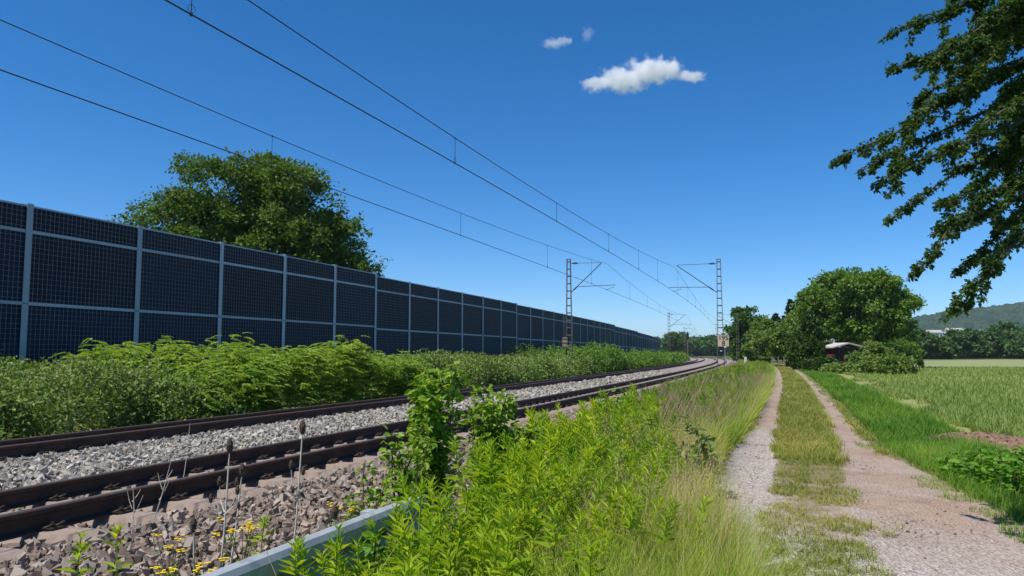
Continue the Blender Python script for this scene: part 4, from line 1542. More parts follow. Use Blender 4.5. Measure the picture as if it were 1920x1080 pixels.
for q in range(6):
    i = np.arange(len(p))[np.arange(len(p)) % 6 == q]
    V, F = scatter(GT[q][0], GT[q][1], p[i], yaw_tilt(len(i), r, 0.2), np.stack([hg[i] * 0.5 + 0.3, hg[i] * 0.5 + 0.3, hg[i]], -1))
    base = np.clip(r.random(len(i)) * 0.75 + 0.4 * vnoise(s[i] * 0.9, o[i] * 0.9, 12), 0, 1)
    zt = np.tile(GT[q][0][:, 2], len(i))
    rn = np.clip(np.repeat(base, len(GT[q][0])) * 0.66 + r.random(len(V)) * 0.1 + 0.06, 0.001, 0.999)
    parts.append((V, F, rn))
V, F, Q = merge(parts)
go_ = obj('goldenrod_stand', mesh_np('goldenrod_stand', V, F, M['l_gold'], Q))
tag(go_, 'dense stand of bright yellow green goldenrod in the foreground', 'weeds', kind='stuff')
print('goldenrod plants', len(p))


def single_goldenrod(px, py_top, Z, label, seed, zb=0.0):
    root = empty('goldenrod_plant', at(px, Z, zb))
    tag(root, label, 'plant', 'single goldenrod plants')
    V, F = goldenrod_template(seed, 46)
    h = max(0.2, top_z(py_top, Z) - zb)
    V = V * np.array([0.62, 0.62, h])
    nleaf = 46 * 4
    r_ = np.random.default_rng(seed)
    obj('foliage', mesh_np('foliage', V[:nleaf], F[:46 * 2], M['l_gold'], np.repeat(r_.random(46), 4)), root)
    obj('stem', mesh_np('stem', V[nleaf:], F[46 * 2:] - nleaf, M['l_gold'], np.full(12, 0.3)), root)


single_goldenrod(163, 1000, 4.1, 'leftmost single goldenrod at the bottom edge on the gravel', 701)
single_goldenrod(242, 990, 4.2, 'goldenrod second from left at the bottom edge', 702)
single_goldenrod(632, 990, 3.75, 'taller goldenrod in front of the crash barrier beam', 703)
single_goldenrod(577, 1015, 3.7, 'shorter goldenrod in front of the crash barrier beam', 704)
single_goldenrod(497, 962, 4.9, 'goldenrod on the gravel beside the yellow flowers', 705)
single_goldenrod(745, 945, 4.4, 'goldenrod leaning at the end of the crash barrier beam', 706)


# dried teasels
def teasel(px, ytop, pxb, Z, side, label, seed):
    r_ = np.random.default_rng(seed)
    base = at(pxb, Z, 0.0)
    root = empty('dried_teasel', base)
    tag(root, label, 'dead plant', 'dried teasels on the gravel')
    topv = at(px, Z, top_z(ytop, Z)) - base
    MB().tube([(0, 0, -0.02), topv * 0.5 + np.array([0.01, 0.0, 0]), topv], [0.0075, 0.006, 0.004], 6, False).build('stem', M['drystalk'], root, True)

    def head(c, sc):
        b = MB().tube([c + np.array([0, 0, -0.03 * sc]), c + np.array([0, 0, -0.012 * sc]), c + np.array([0, 0, 0.015 * sc]), c + np.array([0, 0, 0.04 * sc]), c + np.array([0, 0, 0.052 * sc])], [0.006 * sc, 0.016 * sc, 0.019 * sc, 0.012 * sc, 0.004 * sc], 8)
        for q_ in range(26):
            d = nrm(np.array([[r_.normal(), r_.normal(), r_.normal() * 0.5 + 0.3]]))[0]
            c2 = c + d * np.array([0.016, 0.016, 0.03]) * sc
            b.tube([c2, c2 + d * 0.014 * sc], [0.002 * sc, 0.0004], 3, False)
        for q_ in range(5):
            a_ = q_ * 1.257
            d = np.array([math.cos(a_), math.sin(a_), 0.5])
            c0 = c + np.array([0, 0, -0.03 * sc])
            b.tube([c0, c0 + d * 0.03 * sc, c0 + d * 0.045 * sc + np.array([0, 0, 0.02])], [0.0016, 0.0012, 0.0005], 3, False)
        b.build('seed_head', M['teasel'], root)
    head(topv + np.array([0, 0, 0.02]), 1.15)
    for dx, dy, f, sc in side:
        a = topv * f
        e = a + np.array([dx, r_.normal(0, 0.03), dy])
        MB().tube([a, a + (e - a) * np.array([0.75, 0.75, 0.45]), e], [0.004, 0.003, 0.0022], 5, False).build('side_stem', M['drystalk'], root)
        head(e + np.array([0, 0, 0.02]), sc)


teasel(438, 842, 422, 4.9, [(-0.055, 0.15, 0.62, 0.8), (-0.075, 0.10, 0.58, 0.7), (0.07, 0.17, 0.60, 0.8), (0.085, 0.13, 0.60, 0.75)], 'tall dried teasel with dark heads beside the yellow flowers', 801)
teasel(572, 808, 552, 5.1, [(-0.05, 0.17, 0.62, 0.75), (0.045, 0.12, 0.64, 0.7), (-0.02, 0.02, 0.62, 0.6)], 'tall dried teasel standing behind the crash barrier beam', 802)
teasel(462, 885, 440, 5.4, [(0.03, 0.08, 0.6, 0.6)], 'thinner dried teasel just right of the tall flowering one', 803)
teasel(376, 985, 380, 4.8, [(0.03, 0.05, 0.6, 0.6)], 'short dark dried teasel left of the yellow flowers', 804)
teasel(635, 962, 622, 5.0, [(0.03, 0.06, 0.6, 0.6)], 'short dried teasel leaning over the crash barrier beam', 805)
# bare dry stalks between the rails
for px, yt, pxb, Z, lab in ((330, 862, 296, 6.2, 'pale forked dry stalk leaning in front of the near rail'), (262, 905, 262, 5.8, 'short thin dry stalk near the rail at left'), (363, 790, 352, 8.8, 'twiggy dry stalk between the two tracks')):
    base = at(pxb, Z, float(bed_z(-at(pxb, Z)[0] * math.cos(TH0) + Z * math.sin(TH0))))
    root = empty('dry_stalk', base)
    tag(root, lab, 'dead plant', 'dry stalks')
    e = at(px, Z, top_z(yt, Z)) - base
    MB().tube([(0, 0, -0.02), e * 0.55 + np.array([0.015, 0, 0.02]), e], [0.005, 0.004, 0.0015], 5, False).build('stem', M['drystalk'], root)
    for f, dx, dz in ((0.45, 0.07, 0.16), (0.6, -0.05, 0.13), (0.72, 0.05, 0.09)):
        MB().tube([e * f, e * f + np.array([dx * 0.6, 0.01, dz * 0.5]), e * f + np.array([dx, 0.02, dz])], [0.0032, 0.002, 0.001], 4, False).build('side_stem', M['drystalk'], root)


# ragwort with yellow flowers
def ragwort(px, py, Z, nh, label, seed, w_=0.12, h=None):
    r_ = np.random.default_rng(seed)
    base = at(px, Z, 0.03)
    root = empty('yellow_ragwort', base)
    tag(root, label, 'flowers', 'yellow ragwort plants')
    ht = top_z(py, Z) - 0.03
    heads = []
    for k in range(nh):
        e = np.array([r_.normal(0, w_), r_.normal(0, w_), ht * r_.uniform(0.78, 1.03)])
        MB().tube([(0, 0, -0.03), e * np.array([0.25, 0.25, 0.55]), e], [0.004, 0.003, 0.0015], 4, False).build('stem', M['twig'], root)
        heads.append(e)
    for e in heads:
        f = MB()
        for q_ in range(7):
            c = e + np.array([r_.normal(0, 0.014), r_.normal(0, 0.014), r_.normal(0, 0.006)])
            f.tube([c, c + np.array([0, 0, 0.006])], [0.004, 0.011], 6)
        f.build('flower_head', M['ragwort_y'], root)
    m = 60
    t = r_.random(m)
    pos = np.array(heads)[r_.integers(0, nh, m)] * np.stack([t, t, t * 0.9], -1)
    V, F, q_ = leaf_parts(pos, rand_dir(m, r_) + np.array([0, 0, 0.3]), np.tile([0, 0, 1.0], (m, 1)) + 0.4 * r_.normal(size=(m, 3)), 0.06 * r_.uniform(0.6, 1.3, m), NARROW, r_)
    obj('foliage', mesh_np('foliage', V, F, M['l_shrub'], q_), root)


ragwort(468, 965, 5.1, 9, 'yellow flowering ragwort on the gravel between the tall teasels', 851, 0.06)
ragwort(335, 1005, 4.5, 6, 'low yellow green ragwort at the lower edge left of the crash barrier', 852, 0.1)
ragwort(395, 1028, 4.1, 6, 'ragwort tuft touching the left end of the crash barrier', 853, 0.08)
ragwort(650, 920, 5.9, 4, 'small yellow ragwort behind the crash barrier beam', 854, 0.1)

# ------------------------------------------------------------------ grass
r = np.random.default_rng(900)


def grass_band(s_rng, n, olo, ohi, hmin, hmax, wid, mat, name, label, seed, keepf=None, lean=0.3, z0=0.0, rb=0.0, tuft=1, tr=0.03, kind_cat='grass', parts_only=False):
    r = np.random.default_rng(seed)
    # chainage density falls with distance
    u = r.random(n // tuft)
    n = len(u)
    a, b = s_rng
    s = np.exp(np.log(a) + u * (np.log(b) - np.log(a)))
    lo, hi = olo(s), ohi(s)
    o = lo + (hi - lo) * r.random(n)
    k = hi > lo
    if keepf is not None:
        k &= keepf(s, o, r)
    s, o = s[k], o[k]
    if tuft > 1:                                                   # blades grouped in small tufts
        ti = np.repeat(np.arange(len(s)), tuft)
        s = s[ti] + r.normal(0, tr, len(ti)) * np.maximum(1, s[ti] / 14)
        o = o[ti] + r.normal(0, tr, len(ti))
    p = P(s, o, z0)
    v = in_view(p, 0.12, 1.6)
    p, s, o = p[v], s[v], o[v]
    m = len(p)
    hh = r.uniform(hmin, hmax, m) * (0.7 + 0.6 * vnoise(s * 0.8, o * 1.2, seed % 97))
    ww = wid * np.maximum(1, s / 9.0) ** 0.85
    tint = np.clip(r.random(m) * 0.75 + 0.75 * (vnoise(s * 0.6, o * 1.1, seed % 89) - 0.45) + 0.35 * (vnoise(s * 2.5, o * 3.1, seed % 83) - 0.5) + rb, 0.001, 0.999)
    part = grass_parts(p, hh, ww, r, lean, tint)
    if parts_only:
        return part
    o_ = obj(name, mesh_np(name, part[0], part[1], M[mat], part[2]))
    tag(o_, label, kind_cat, kind='stuff')
    return o_


hi_grass = lambda s: np.interp(s, [3, 6, 9, 14, 30, 60, 120], [1.3, 1.6, 2.2, 3.2, 3.6, 3.7, 3.4])
PG = [grass_band((3.2, 30), 84000, edge_left, hi_grass, 0.22, 0.70, 0.0055, 'l_grass', '', '', 901, lean=0.34, tuft=6, tr=0.045, parts_only=True),
      grass_band((20, 130), 48000, edge_left, hi_grass, 0.25, 0.75, 0.006, 'l_grass', '', '', 902, lean=0.34, tuft=5, tr=0.05, parts_only=True)]
V, F, Q = merge(PG)
o_ = obj('tall_grass', mesh_np('tall_grass', V, F, M['l_grass'], Q))
tag(o_, 'tall green meadow grass between the rails and the track', 'grass', kind='stuff')
# dry seed stalks on top of it and on the ballast slope further on
pd = [grass_band((4, 40), 5200, edge_left, hi_grass, 0.6, 0.95, 0.0035, '', '', '', 903, lean=0.18, parts_only=True),
      grass_band((28, 110), 16000, lambda s: hi_grass(s) - 1.2, lambda s: np.interp(s, [28, 60, 110], [4.2, 4.6, 4.6]), 0.25, 0.6, 0.005, '', '', '', 904, parts_only=True)]
pd.append(grass_band((3.0, 12), 260, lambda s: edge_left(s) + 0.5, lambda s: np.interp(s, [3, 6, 12], [2.1, 2.4, 3.2]), 0.65, 1.0, 0.004, '', '', '', 913, lean=0.25, parts_only=True))
V, F, Q = merge(pd)
o_ = obj('dry_grass', mesh_np('dry_grass', V, F, M['l_dry'], Q))
tag(o_, 'tan dry grass stalks along the edge of the ballast', 'grass', kind='stuff')

# leafy herbs mixed into the tall grass
r = np.random.default_rng(911)
n = 2000
s = 6.5 * np.exp(r.random(n) * math.log(60 / 6.5))
o = edge_left(s) + 0.35 + (hi_grass(s) - edge_left(s) - 0.2) * r.random(n) ** 0.7
k = vnoise(s * 0.7, o * 0.9, 51) * 0.6 + 0.4 * vnoise(s * 2, o * 2, 52) > np.interp((o - edge_left(s)) / (hi_grass(s) - edge_left(s)), [0, 0.4, 1], [0.62, 0.5, 0.3])
s, o = s[k], o[k]
p = P(s, o, 0.0)
parts = []
for q in range(6):
    i = np.arange(len(p))[np.arange(len(p)) % 6 == q]
    hq = r.uniform(0.45, 0.8, len(i))
    wq = (hq * 0.5 + 0.3) * np.maximum(1, s[i] / 18) ** 0.5
    V, F = scatter(GT[q][0], GT[q][1], p[i], yaw_tilt(len(i), r, 0.16), np.stack([wq, wq, hq], -1))
    parts.append((V, F, np.clip(np.repeat(r.random(len(i)) * 0.9, len(GT[q][0])) + 0.1 * r.random(len(V)), 0.001, 0.999)))
V, F, Q = merge(parts)
o_ = obj('meadow_herbs', mesh_np('meadow_herbs', V, F, M['l_shrub'], Q))
tag(o_, 'mid green leafy herbs scattered through the tall grass strip', 'weeds', kind='stuff')
# seed heads: thin stalk with a loose panicle
r = np.random.default_rng(912)
tp = [np.array([(-0.004, 0, 0), (0.004, 0, 0), (0.0, 0.02, 0.85)])]
tfp = [np.array([(0, 1, 2)])]
nb_ = 3
for q in range(16):
    t = 0.74 + 0.26 * q / 15
    a_ = q * 2.4
    d = np.array([math.cos(a_), math.sin(a_), 1.1])
    c = np.array([0, 0.02 * t, t])
    e = c + d * 0.030 * (1.25 - t + 0.35)
    sd_ = np.array([-math.sin(a_), math.cos(a_), 0]) * 0.0035
    tp.append(np.array([c, (c + e) / 2 + sd_, e, (c + e) / 2 - sd_]))
    tfp.append(np.array([(0, 1, 2), (0, 2, 3)]) + nb_)
    nb_ += 4
tp, tfp = np.concatenate(tp), np.concatenate(tfp)
n = 900
s = 4.6 * np.exp(r.random(n) * math.log(45 / 4.2))
o = edge_left(s) + (hi_grass(s) - edge_left(s)) * r.random(n)
k = vnoise(s * 0.8, o * 1.1, 55) > 0.36
p = P(s[k], o[k], 0.0)
hq = r.uniform(0.6, 0.98, len(p))
wq = hq * np.maximum(1, s[k] / 12) ** 0.6
V, F = scatter(tp, tfp, p, yaw_tilt(len(p), r, 0.13), np.stack([wq, wq, hq], -1))
o_ = obj('seeding_grass', mesh_np('seeding_grass', V, F, M['l_dry'], np.repeat(r.random(len(p)), len(tp))))
tag(o_, 'tan seed heads standing above the tall grass', 'grass', kind='stuff')


def on_track(s, o, r):
    """short grass grows on the track wherever wheels do not run"""
    rm_ = rut_mask(s, o)
    k = vnoise(s * 1.9, o * 2.6, 21) * 0.55 + vnoise(s * 6, o * 7, 22) * 0.45
    bare = np.interp(s, [4, 6.2, 7.2, 8.5, 10.5, 12.5, 16], [0.66, 0.60, 0.52, 0.47, 0.40, 0.22, 0.08])
    near = np.interp(s, [0, 6.3, 8, 10, 11.5], [0.75, 0.64, 0.51, 0.37, 0.0])
    return (k > bare + 0.85 * np.clip(rm_ - near, 0, 1))
pm_ = [grass_band((4.6, 26), 100000, lambda s: edge_right(s) - 0.1, lambda s: edge_left(s) + 0.1, 0.05, 0.13, 0.0065, '', '', '', 905, keepf=on_track, lean=0.75, tuft=10, tr=0.035, z0=0.03, parts_only=True),
       grass_band((12, 110), 60000, lambda s: path_c(s) - 0.62, lambda s: path_c(s) + 0.6, 0.07, 0.19, 0.0065, '', '', '', 906, keepf=on_track, lean=0.55, tuft=7, tr=0.04, z0=0.03, parts_only=True)]
V, F, Q = merge(pm_)
o_ = obj('centre_grass', mesh_np('centre_grass', V, F, M['l_mid'], Q))
tag(o_, 'short trodden yellow green grass on the strip between the wheel ruts', 'grass', kind='stuff')

pv = [grass_band((4.5, 100), 80000, lambda s: field_edge(s) - 0.2, lambda s: edge_right(s) - 0.12, 0.10, 0.28, 0.0065, '', '', '', 907, lean=0.5, tuft=6, tr=0.04, parts_only=True),
      grass_band((4.5, 60), 26000, lambda s: edge_right(s) - 0.45, lambda s: edge_right(s) + 0.25, 0.04, 0.13, 0.0055, '', '', '', 908, keepf=lambda s, o, r: vnoise(s * 3, o * 4, 31) > 0.35 + 0.5 * np.clip((o - edge_right(s)) / 0.25, 0, 1), lean=0.6, rb=0.25, z0=0.01, parts_only=True)]
V, F, Q = merge(pv)
o_ = obj('verge_grass', mesh_np('verge_grass', V, F, M['l_verge'], Q))
tag(o_, 'lush green verge grass between the track and the crop field', 'grass', kind='stuff')

# loose pebbles on the worn track
r = np.random.default_rng(930)
n = 5000
s = 4.8 * np.exp(r.random(n) * math.log(22 / 4.8))
o = edge_right(s) + (edge_left(s) - edge_right(s)) * r.random(n)
k = rut_mask(s, o) > r.uniform(0.3, 0.7, n)
p = P(s[k], o[k], 0.016)
sz = np.clip(r.lognormal(math.log(0.006), 0.45, len(p)), 0.003, 0.016)
parts = []
for q in range(4):
    i = np.arange(len(p))[np.arange(len(p)) % 4 == q]
    V, F = scatter(ST[q][0], ST[q][1], p[i], rot_rand(len(i), r), sz[i])
    parts.append((V, F, np.repeat(r.random(len(i)), 8)))
V, F, Q = merge(parts)
o_ = obj('track_pebbles', mesh_np('track_pebbles', V, F, M['stone_brown'], Q))
tag(o_, 'small loose pebbles scattered on the worn dirt track', 'pebbles', kind='stuff')

# field crop: rows of small plants
r = np.random.default_rng(950)
n = 50000
u = r.random(n)
s = 9 * np.exp(u * math.log(120 / 9))
o = field_edge(s) - 0.25 - r.random(n) ** 1.3 * (2.0 + s * 0.55)
o = np.round(o / 0.32) * 0.32 + r.normal(0, 0.05, n)
k = (o < field_edge(s) - 0.1) & (vnoise(s * 0.35, o * 0.5, 41) * 0.7 + 0.3 * vnoise(s * 1.7, o * 2, 42) > np.interp(o - field_edge(s), [-4, -1.5, -0.5, 0], [0.08, 0.30, 0.58, 0.68]))
s, o = s[k], o[k]
p = P(s, o, 0.0)
k = in_view(p, 0.15) & (p[:, 1] < FIELD_END)
p, s, o = p[k], s[k], o[k]
parts = []
for q in range(4):
    m = len(p)
    parts.append(grass_parts(p + r.normal(0, 0.03, (m, 3)) * np.array([1, 1, 0]), r.uniform(0.14, 0.30, m), 0.020 * np.maximum(1, s / 14) ** 0.75, r, 0.55,
                             np.clip(r.random(m) * 0.6 + 0.5 * (vnoise(s * 0.2, o * 0.3, 43) - 0.3), 0.001, 0.999)))
V, F, Q = merge(parts)
o_ = obj('field_crop', mesh_np('field_crop', V, F, M['l_crop'], Q))
tag(o_, 'young yellow green crop growing in rows on the field', 'crop', kind='stuff')

# earth heap at the field edge
hx = at(1825, 13.9)
r = np.random.default_rng(33)
nu, nv = 60, 34
gu, gv = np.meshgrid(np.linspace(-1, 1, nu), np.linspace(-1, 1, nv), indexing='ij')
rr = np.sqrt(gu ** 2 + gv ** 2)
bump = np.clip(1 - rr ** 2, 0, 1) ** 0.8
zz = 0.20 * bump * (0.75 + 0.35 * vnoise(gu * 2 + 9, gv * 2, 2) + 0.15 * vnoise(gu * 8, gv * 6, 3)) + 0.05 * bump * (vnoise(gu * 24, gv * 17, 4) - 0.4) + 0.03 * bump * (r.random(gu.shape) - 0.5) - 0.02
heap = empty('earth_heap', hx, R(-12))
tag(heap, 'low heap of brown crumbly earth at the edge of the field', 'earth heap')
V = np.stack([gu * 1.05, gv * 0.85, zz], -1).reshape(-1, 3)
idx = np.arange(nu * nv).reshape(nu, nv)
F = np.stack([idx[:-1, :-1].ravel(), idx[1:, :-1].ravel(), idx[1:, 1:].ravel(), idx[:-1, 1:].ravel()], -1)
obj('mound', mesh_np('mound', V, F, M['heap']), heap)
for k in range(60):
    a_, q_ = r.uniform(0, 6.28), r.random() ** 0.5
    x, y = 1.05 * q_ * math.cos(a_), 0.85 * q_ * math.sin(a_)
    i, j = int((x / 1.05 + 1) / 2 * (nu - 1)), int((y / 0.85 + 1) / 2 * (nv - 1))
    tv, tf = ST[k % 8]
    if k < 8:
        ST_ = None
    o_ = bpy.data.objects.new('clod', bpy.data.meshes.get('clod_%d' % (k % 8)) or mesh_np('clod_%d' % (k % 8), tv, tf, M['heap']))
    o_.location = (x, y, zz[i, j] + 0.01)
    o_.scale = (r.uniform(0.008, 0.03),) * 3
    o_.rotation_euler = tuple(r.uniform(0, 6.28, 3))
    link(o_, heap)


# broad-leaved weeds bottom right
def weeds(px, Z, h, wd, n, leaf, label, seed):
    r_ = np.random.default_rng(seed)
    root = empty('leafy_weed', at(px, Z))
    tag(root, label, 'plant', 'leafy weeds at the field edge')
    b = MB()
    pos, ax = [], []
    for k in range(12):
        e = np.array([r_.normal(0, wd * 0.5), r_.normal(0, wd * 0.5), h * r_.uniform(0.55, 1.0)])
        p0 = e * np.array([0.5, 0.5, 0])
        b.tube([p0 - np.array([0, 0, 0.02]), (p0 + e) / 2, e], [0.007, 0.006, 0.003], 4, False)
        m = n // 12
        t = r_.uniform(0.2, 1.0, m)[:, None]
        d = nrm(np.stack([r_.normal(size=m), r_.normal(size=m), r_.uniform(0, 0.5, m)], -1))
        pos.append(p0 + (e - p0) * t + d * 0.07)
        ax.append(d + np.array([0, 0, -0.1]))
    pos, ax = np.concatenate(pos), np.concatenate(ax)
    m = len(pos)
    V, F, q_ = leaf_parts(pos, ax, np.array([0, 0, 1.0]) + 0.4 * r_.normal(size=(m, 3)), leaf * r_.uniform(0.6, 1.3, m), LEAF6, r_)
    obj('foliage', mesh_np('foliage', V, F, M['l_weed'], q_), root)
    b.build('stem', M['twig'], root)


weeds(1800, 9.9, 0.34, 0.36, 260, 0.09, 'leafy green weed left-most below the earth heap', 975)
weeds(1870, 9.1, 0.42, 0.40, 330, 0.10, 'leafy green weed in the middle of the clump below the earth heap', 976)
weeds(1835, 10.2, 0.40, 0.42, 330, 0.10, 'leafy green weed directly below the earth heap', 971)
weeds(1905, 9.6, 0.48, 0.42, 330, 0.10, 'leafy green weed at the right edge below the earth heap', 972)
weeds(1900, 8.6, 0.36, 0.36, 260, 0.09, 'leafy green weed lowest at the right edge', 973)
weeds(1965, 8.9, 0.46, 0.4, 260, 0.10, 'leafy green weed cut by the right edge of the picture', 974)

# ------------------------------------------------------------------ overhanging tree at the right
ov = empty('overhanging_tree', (7.6, 7.4, 0))
tag(ov, 'tree at the upper right with drooping leafy branches hanging into view', 'tree')
RO = np.array(ov.location)
b = MB()
trunk = [np.array(p, float) for p in ((7.6, 7.4, -0.2), (7.55, 7.35, 1.5), (7.6, 7.3, 3.2), (7.35, 7.2, 5.0), (7.2, 7.0, 7.0))]
b.tube([p - RO for p in trunk], [0.30, 0.24, 0.20, 0.15, 0.07], 10)
pix = lambda x, y, Z: at(x, Z, top_z(y, Z))
twigs = [
    ([(2050, -100), (1880, -30), (1770, 15), (1692, 40)], 6.4), ([(2050, 0), (1880, 50), (1765, 92), (1680, 118)], 6.9),
    ([(2090, 40), (1900, 120), (1780, 182), (1690, 245), (1622, 272), (1572, 302)], 6.6), ([(2090, 100), (1880, 195), (1780, 240), (1700, 272), (1655, 302), (1612, 322)], 7.2),
    ([(2090, 150), (1900, 236), (1790, 275), (1712, 305), (1652, 346)], 6.3), ([(2110, 180), (1930, 275), (1820, 312), (1740, 362), (1662, 420)], 6.8),
    ([(2110, 240), (1950, 318), (1862, 362), (1792, 422), (1748, 482), (1702, 528)], 6.2), ([(2110, 300), (1965, 350), (1890, 380), (1820, 410), (1745, 442)], 7.4),
    ([(2110, 330), (1975, 372), (1905, 405), (1852, 470), (1800, 512)], 6.9), ([(2110, 360), (1980, 402), (1895, 468), (1850, 520), (1805, 558), (1768, 602)], 6.1),
    ([(2100, 60), (1940, 100), (1840, 150), (1760, 205), (1720, 235)], 7.6), ([(2100, -20), (1960, 40), (1860, 100), (1780, 150), (1720, 190)], 7.1),
    ([(2100, -60), (1950, -10), (1850, 40), (1790, 80), (1740, 130)], 7.8), ([(2110, 210), (1980, 260), (1900, 300), (1830, 350), (1760, 390)], 7.9),
    ([(2110, 90), (1990, 150), (1900, 200), (1830, 250), (1770, 290)], 5.9), ([(2110, 140), (2000, 200), (1930, 260), (1880, 320), (1820, 370)], 6.5),
    ([(2120, 270), (2010, 310), (1950, 360), (1910, 430), (1880, 480)], 7.3), ([(2110, -120), (1980, -60), (1900, 10), (1830, 60), (1770, 110)], 6.1),
    ([(2110, -150), (2000, -100), (1900, -60), (1800, -20)], 7.0), ([(2100, 20), (2010, 80), (1950, 140), (1890, 190)], 6.7), ([(2110, 120), (2030, 170), (1970, 230), (1930, 290)], 7.7),
    ([(2120, -50), (2020, 0), (1940, 40), (1870, 110), (1820, 170)], 6.3), ([(2120, 190), (2040, 230), (1980, 300), (1940, 350)], 6.0),
]
r = np.random.default_rng(1000)
for j in range(16):                                               # inner twigs filling the upper right
    x0, y0 = r.uniform(1960, 2110), r.uniform(-140, 230)
    x1, y1 = r.uniform(1770, 1900), y0 + r.uniform(60, 160)
    twigs.append(([(2130, y0 - 60), (x0, y0), ((x0 + x1) / 2, (y0 + y1) / 2 - 15), (x1, y1)], r.uniform(5.9, 8.2)))
LP, LA, LS, LR = [], [], [], []


def leafy(pts, nper, spread, r, wt=1.0):
    pts = np.array(pts)
    seg = np.linalg.norm(np.diff(pts, axis=0), axis=1)
    cum = np.concatenate([[0], np.cumsum(seg)])
    m = int(nper * cum[-1])
    # leaves sit in tufts along the twig
    tuft = np.sort(r.uniform(0.0, cum[-1], max(3, int(cum[-1] * 13))))
    t = np.clip(tuft[r.integers(0, len(tuft), m)] + r.normal(0, 0.02, m), 0, cum[-1])
    t = t[r.random(m) > 0.55 * (t / cum[-1]) ** 1.5]               # sparser towards the tip
    m = len(t)
    q = np.stack([np.interp(t, cum, pts[:, k]) for k in range(3)], -1)
    d = nrm(r.normal(size=(m, 3)) + np.array([-0.15, 0, -0.35]))
    taper = 1.0 - 0.6 * (t / cum[-1]) * wt
    LP.append(q + d * (spread * taper * r.random(m) ** 0.7)[:, None])
    LA.append(nrm(d + 0.5 * r.normal(size=(m, 3)) + np.array([0, 0, -0.4])))
    LS.append(r.uniform(0.022, 0.046, m))
    LR.append(np.clip(r.random(m) * 0.8 + 0.1 * r.normal(), 0.001, 0.999))


for pts, Z in twigs:
    P3 = [pix(x, y, Z + (x - 1900) / 600 * r.uniform(-0.6, 0.6)) for x, y in pts]
    k = r.integers(2, 5)
    hub = trunk[k] + r.normal(0, 0.05, 3)
    lead = [hub, (hub + P3[0]) / 2 + np.array([0, 0, 0.25]), P3[0]]
    b.tube([p - RO for p in lead], [0.05, 0.035, 0.022], 6, False)
    b.tube([p - RO for p in P3], list(np.linspace(0.019, 0.003, len(P3))), 5, False)
    leafy(P3[1:], 560, 0.065, r)
    # side twigs hanging from the branch
    P3a = np.array(P3)
    for j in range(13):
        f = r.uniform(0.10, 0.95) * (len(P3) - 1)
        i = int(f)
        c = P3a[i] + (P3a[i + 1] - P3a[i]) * (f - i)
        dr = nrm((P3a[i + 1] - P3a[i])[None])[0]
        ln = r.uniform(0.14, 0.50) * (1.15 - f / len(P3))
        e = c + dr * ln * 0.75 + r.normal(0, 0.32, 3) * ln + np.array([0, 0, -0.35 * ln])
        mid = (c + e) / 2 + r.normal(0, 0.02, 3) + np.array([0, 0, 0.03])
        b.tube([c - RO, mid - RO, e - RO], [0.006, 0.004, 0.0015], 4, False)
        leafy([c, mid, e], 600, 0.046, r)
# the rest of the crown, above and to the right of the picture
for j in range(46):
    a_ = r.uniform(0, 6.28)
    c = trunk[4] + np.array([1.3 + r.normal(0, 1.0), r.normal(0, 1.2), r.uniform(-1.2, 1.6)])
    hub = trunk[r.integers(2, 5)]
    mid = (hub + c) / 2 + np.array([0, 0, 0.3])
    b.tube([hub - RO, mid - RO, c - RO], [0.05, 0.03, 0.006], 5, False)
    leafy([mid, c], 260, 0.22, r)
pos, ax, sz, rn = map(np.concatenate, (LP, LA, LS, LR))
m = len(pos)
V, F, q = leaf_parts(pos, ax, np.array([0, 0, 1.0]) + 0.8 * r.normal(size=(m, 3)), sz * 1.06, LEAF, r, rn)
obj('crown', mesh_np('crown', V - RO, F, M['l_over'], q), ov)
b.build('trunk', M['bark'], ov, True)
print('overhang leaves', m)

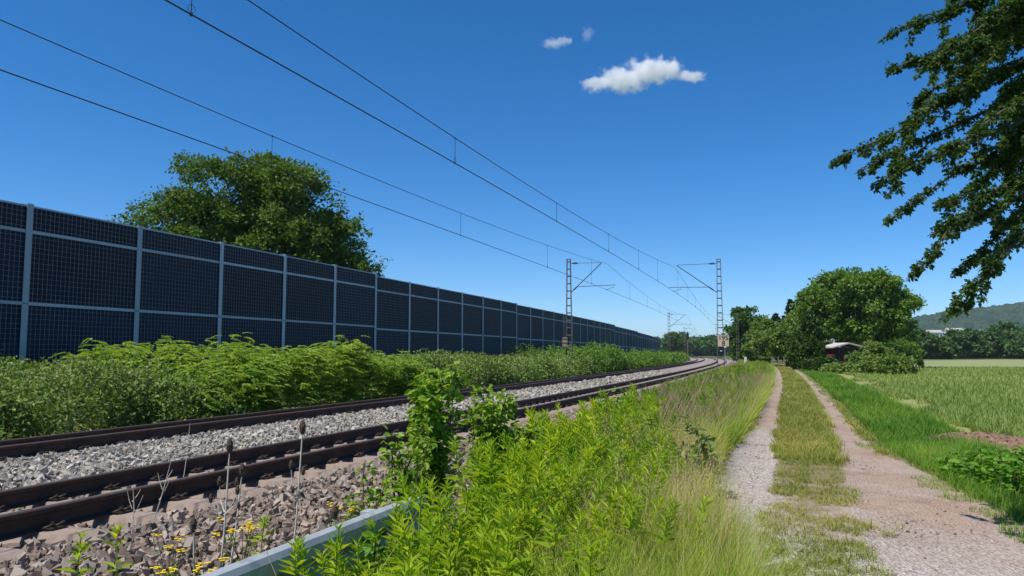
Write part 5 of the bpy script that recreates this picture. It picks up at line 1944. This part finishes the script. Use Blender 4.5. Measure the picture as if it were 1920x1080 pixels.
# ------------------------------------------------------------------ clouds: soft white vapour high over the valley
def cloud(name, px, py, Z, w_, h_, pieces, dens, label, seed):
    c = Vector(pix(px, py, Z))
    root_me = MB()
    m, nt, bs = newmat(name + '_vapour')
    nt.nodes.remove(bs)
    pv_ = nt.nodes.new('ShaderNodeVolumePrincipled')
    pv_.inputs['Color'].default_value = (0.98, 0.98, 0.98, 1)
    pv_.inputs['Anisotropy'].default_value = 0.0
    tc = nt.nodes.new('ShaderNodeTexCoord')
    total = None
    warp = _noise(nt, 3.2 / h_, 5, 0.65, tc.outputs['Object'])
    for (cx, cz, rx, rz) in pieces:
        mp = nt.nodes.new('ShaderNodeMapping')
        mp.vector_type = 'TEXTURE'
        mp.inputs['Location'].default_value = (cx, 0, cz)
        mp.inputs['Scale'].default_value = (rx, max(rz * 1.3, rx * 0.6), rz)
        nt.links.new(tc.outputs['Object'], mp.inputs['Vector'])
        ln = nt.nodes.new('ShaderNodeVectorMath')
        ln.operation = 'LENGTH'
        nt.links.new(mp.outputs[0], ln.inputs[0])
        v_ = _math(nt, 'SUBTRACT', 1.0, ln.outputs['Value'])
        total = v_ if total is None else _math(nt, 'MAXIMUM', total, v_)
    fine = _math(nt, 'MULTIPLY', _math(nt, 'SUBTRACT', warp.outputs['Fac'], 0.5), 2.7)
    d = _math(nt, 'ADD', total, fine)
    d = _math(nt, 'SUBTRACT', d, 0.08)
    d = _math(nt, 'MULTIPLY', d, 3.5, True)
    d = _math(nt, 'MULTIPLY', d, dens)
    nt.links.new(d, pv_.inputs['Density'])
    nt.links.new(pv_.outputs[0], nt.nodes['Material Output'].inputs['Volume'])
    # hull: a rounded lump that encloses the vapour
    V, F = [], []
    nu, nv = 20, 10
    for i in range(nv + 1):
        ph = math.pi * i / nv
        for j in range(nu):
            t = 2 * math.pi * j / nu
            V.append((w_ * math.sin(ph) * math.cos(t), w_ * 0.6 * math.sin(ph) * math.sin(t), h_ * math.cos(ph)))
    for i in range(nv):
        for j in range(nu):
            F.append((i * nu + j, (i + 1) * nu + j, (i + 1) * nu + (j + 1) % nu, i * nu + (j + 1) % nu))
    me = bpy.data.meshes.new(name)
    me.from_pydata(V, [], F)
    me.materials.append(m)
    o = obj(name, me, None, c)
    tag(o, label, 'cloud')
    return o


CZ = 4200.0
k_ = CZ / FPX
cloud('cloud', 1210, 127, CZ, 175 * k_, 62 * k_, [(-82 * k_, -19 * k_, 36 * k_, 15 * k_), (-35 * k_, -10 * k_, 52 * k_, 24 * k_), (12 * k_, 6 * k_, 50 * k_, 27 * k_), (45 * k_, 10 * k_, 38 * k_, 22 * k_), (90 * k_, -2 * k_, 32 * k_, 12 * k_)], 0.02,
      'larger white cloud alone in the blue sky', 1)
cloud('cloud', 1047, 64, CZ, 52 * k_, 26 * k_, [(-6 * k_, -1 * k_, 24 * k_, 10 * k_), (14 * k_, 4 * k_, 18 * k_, 9 * k_)], 0.012, 'small thin cloud wisp above left of the larger cloud', 2)
cloud('cloud', 1106, 46, CZ, 30 * k_, 26 * k_, [(0, 0, 13 * k_, 15 * k_)], 0.003, 'faintest cloud wisp between the small wisp and the larger cloud', 3)

# ------------------------------------------------------------------ haze over the valley
m, nt, bs = newmat('valley_haze')
nt.nodes.remove(bs)
pv_ = nt.nodes.new('ShaderNodeVolumePrincipled')
pv_.inputs['Color'].default_value = (0.72, 0.85, 1.0, 1)
pv_.inputs['Density'].default_value = 0.0001
pv_.inputs['Anisotropy'].default_value = 0.2
nt.links.new(pv_.outputs[0], nt.nodes['Material Output'].inputs['Volume'])
HAZE = True
if HAZE:
    hz = MB().box((0, 5800, 109), (18400, 12800, 220)).build('haze', m)
    hz['kind'] = 'stuff'
    hz['label'] = 'thin pale haze in the valley air'
    hz['category'] = 'haze'

tri = sum(sum(len(p.vertices) - 2 for p in me_.polygons) for me_ in bpy.data.meshes if len(me_.polygons) < 3000) + sum(len(me_.polygons) * (len(me_.polygons[0].vertices) - 2) for me_ in bpy.data.meshes if len(me_.polygons) >= 3000)
print('TRIS', tri, 'OBJECTS', len(bpy.data.objects))
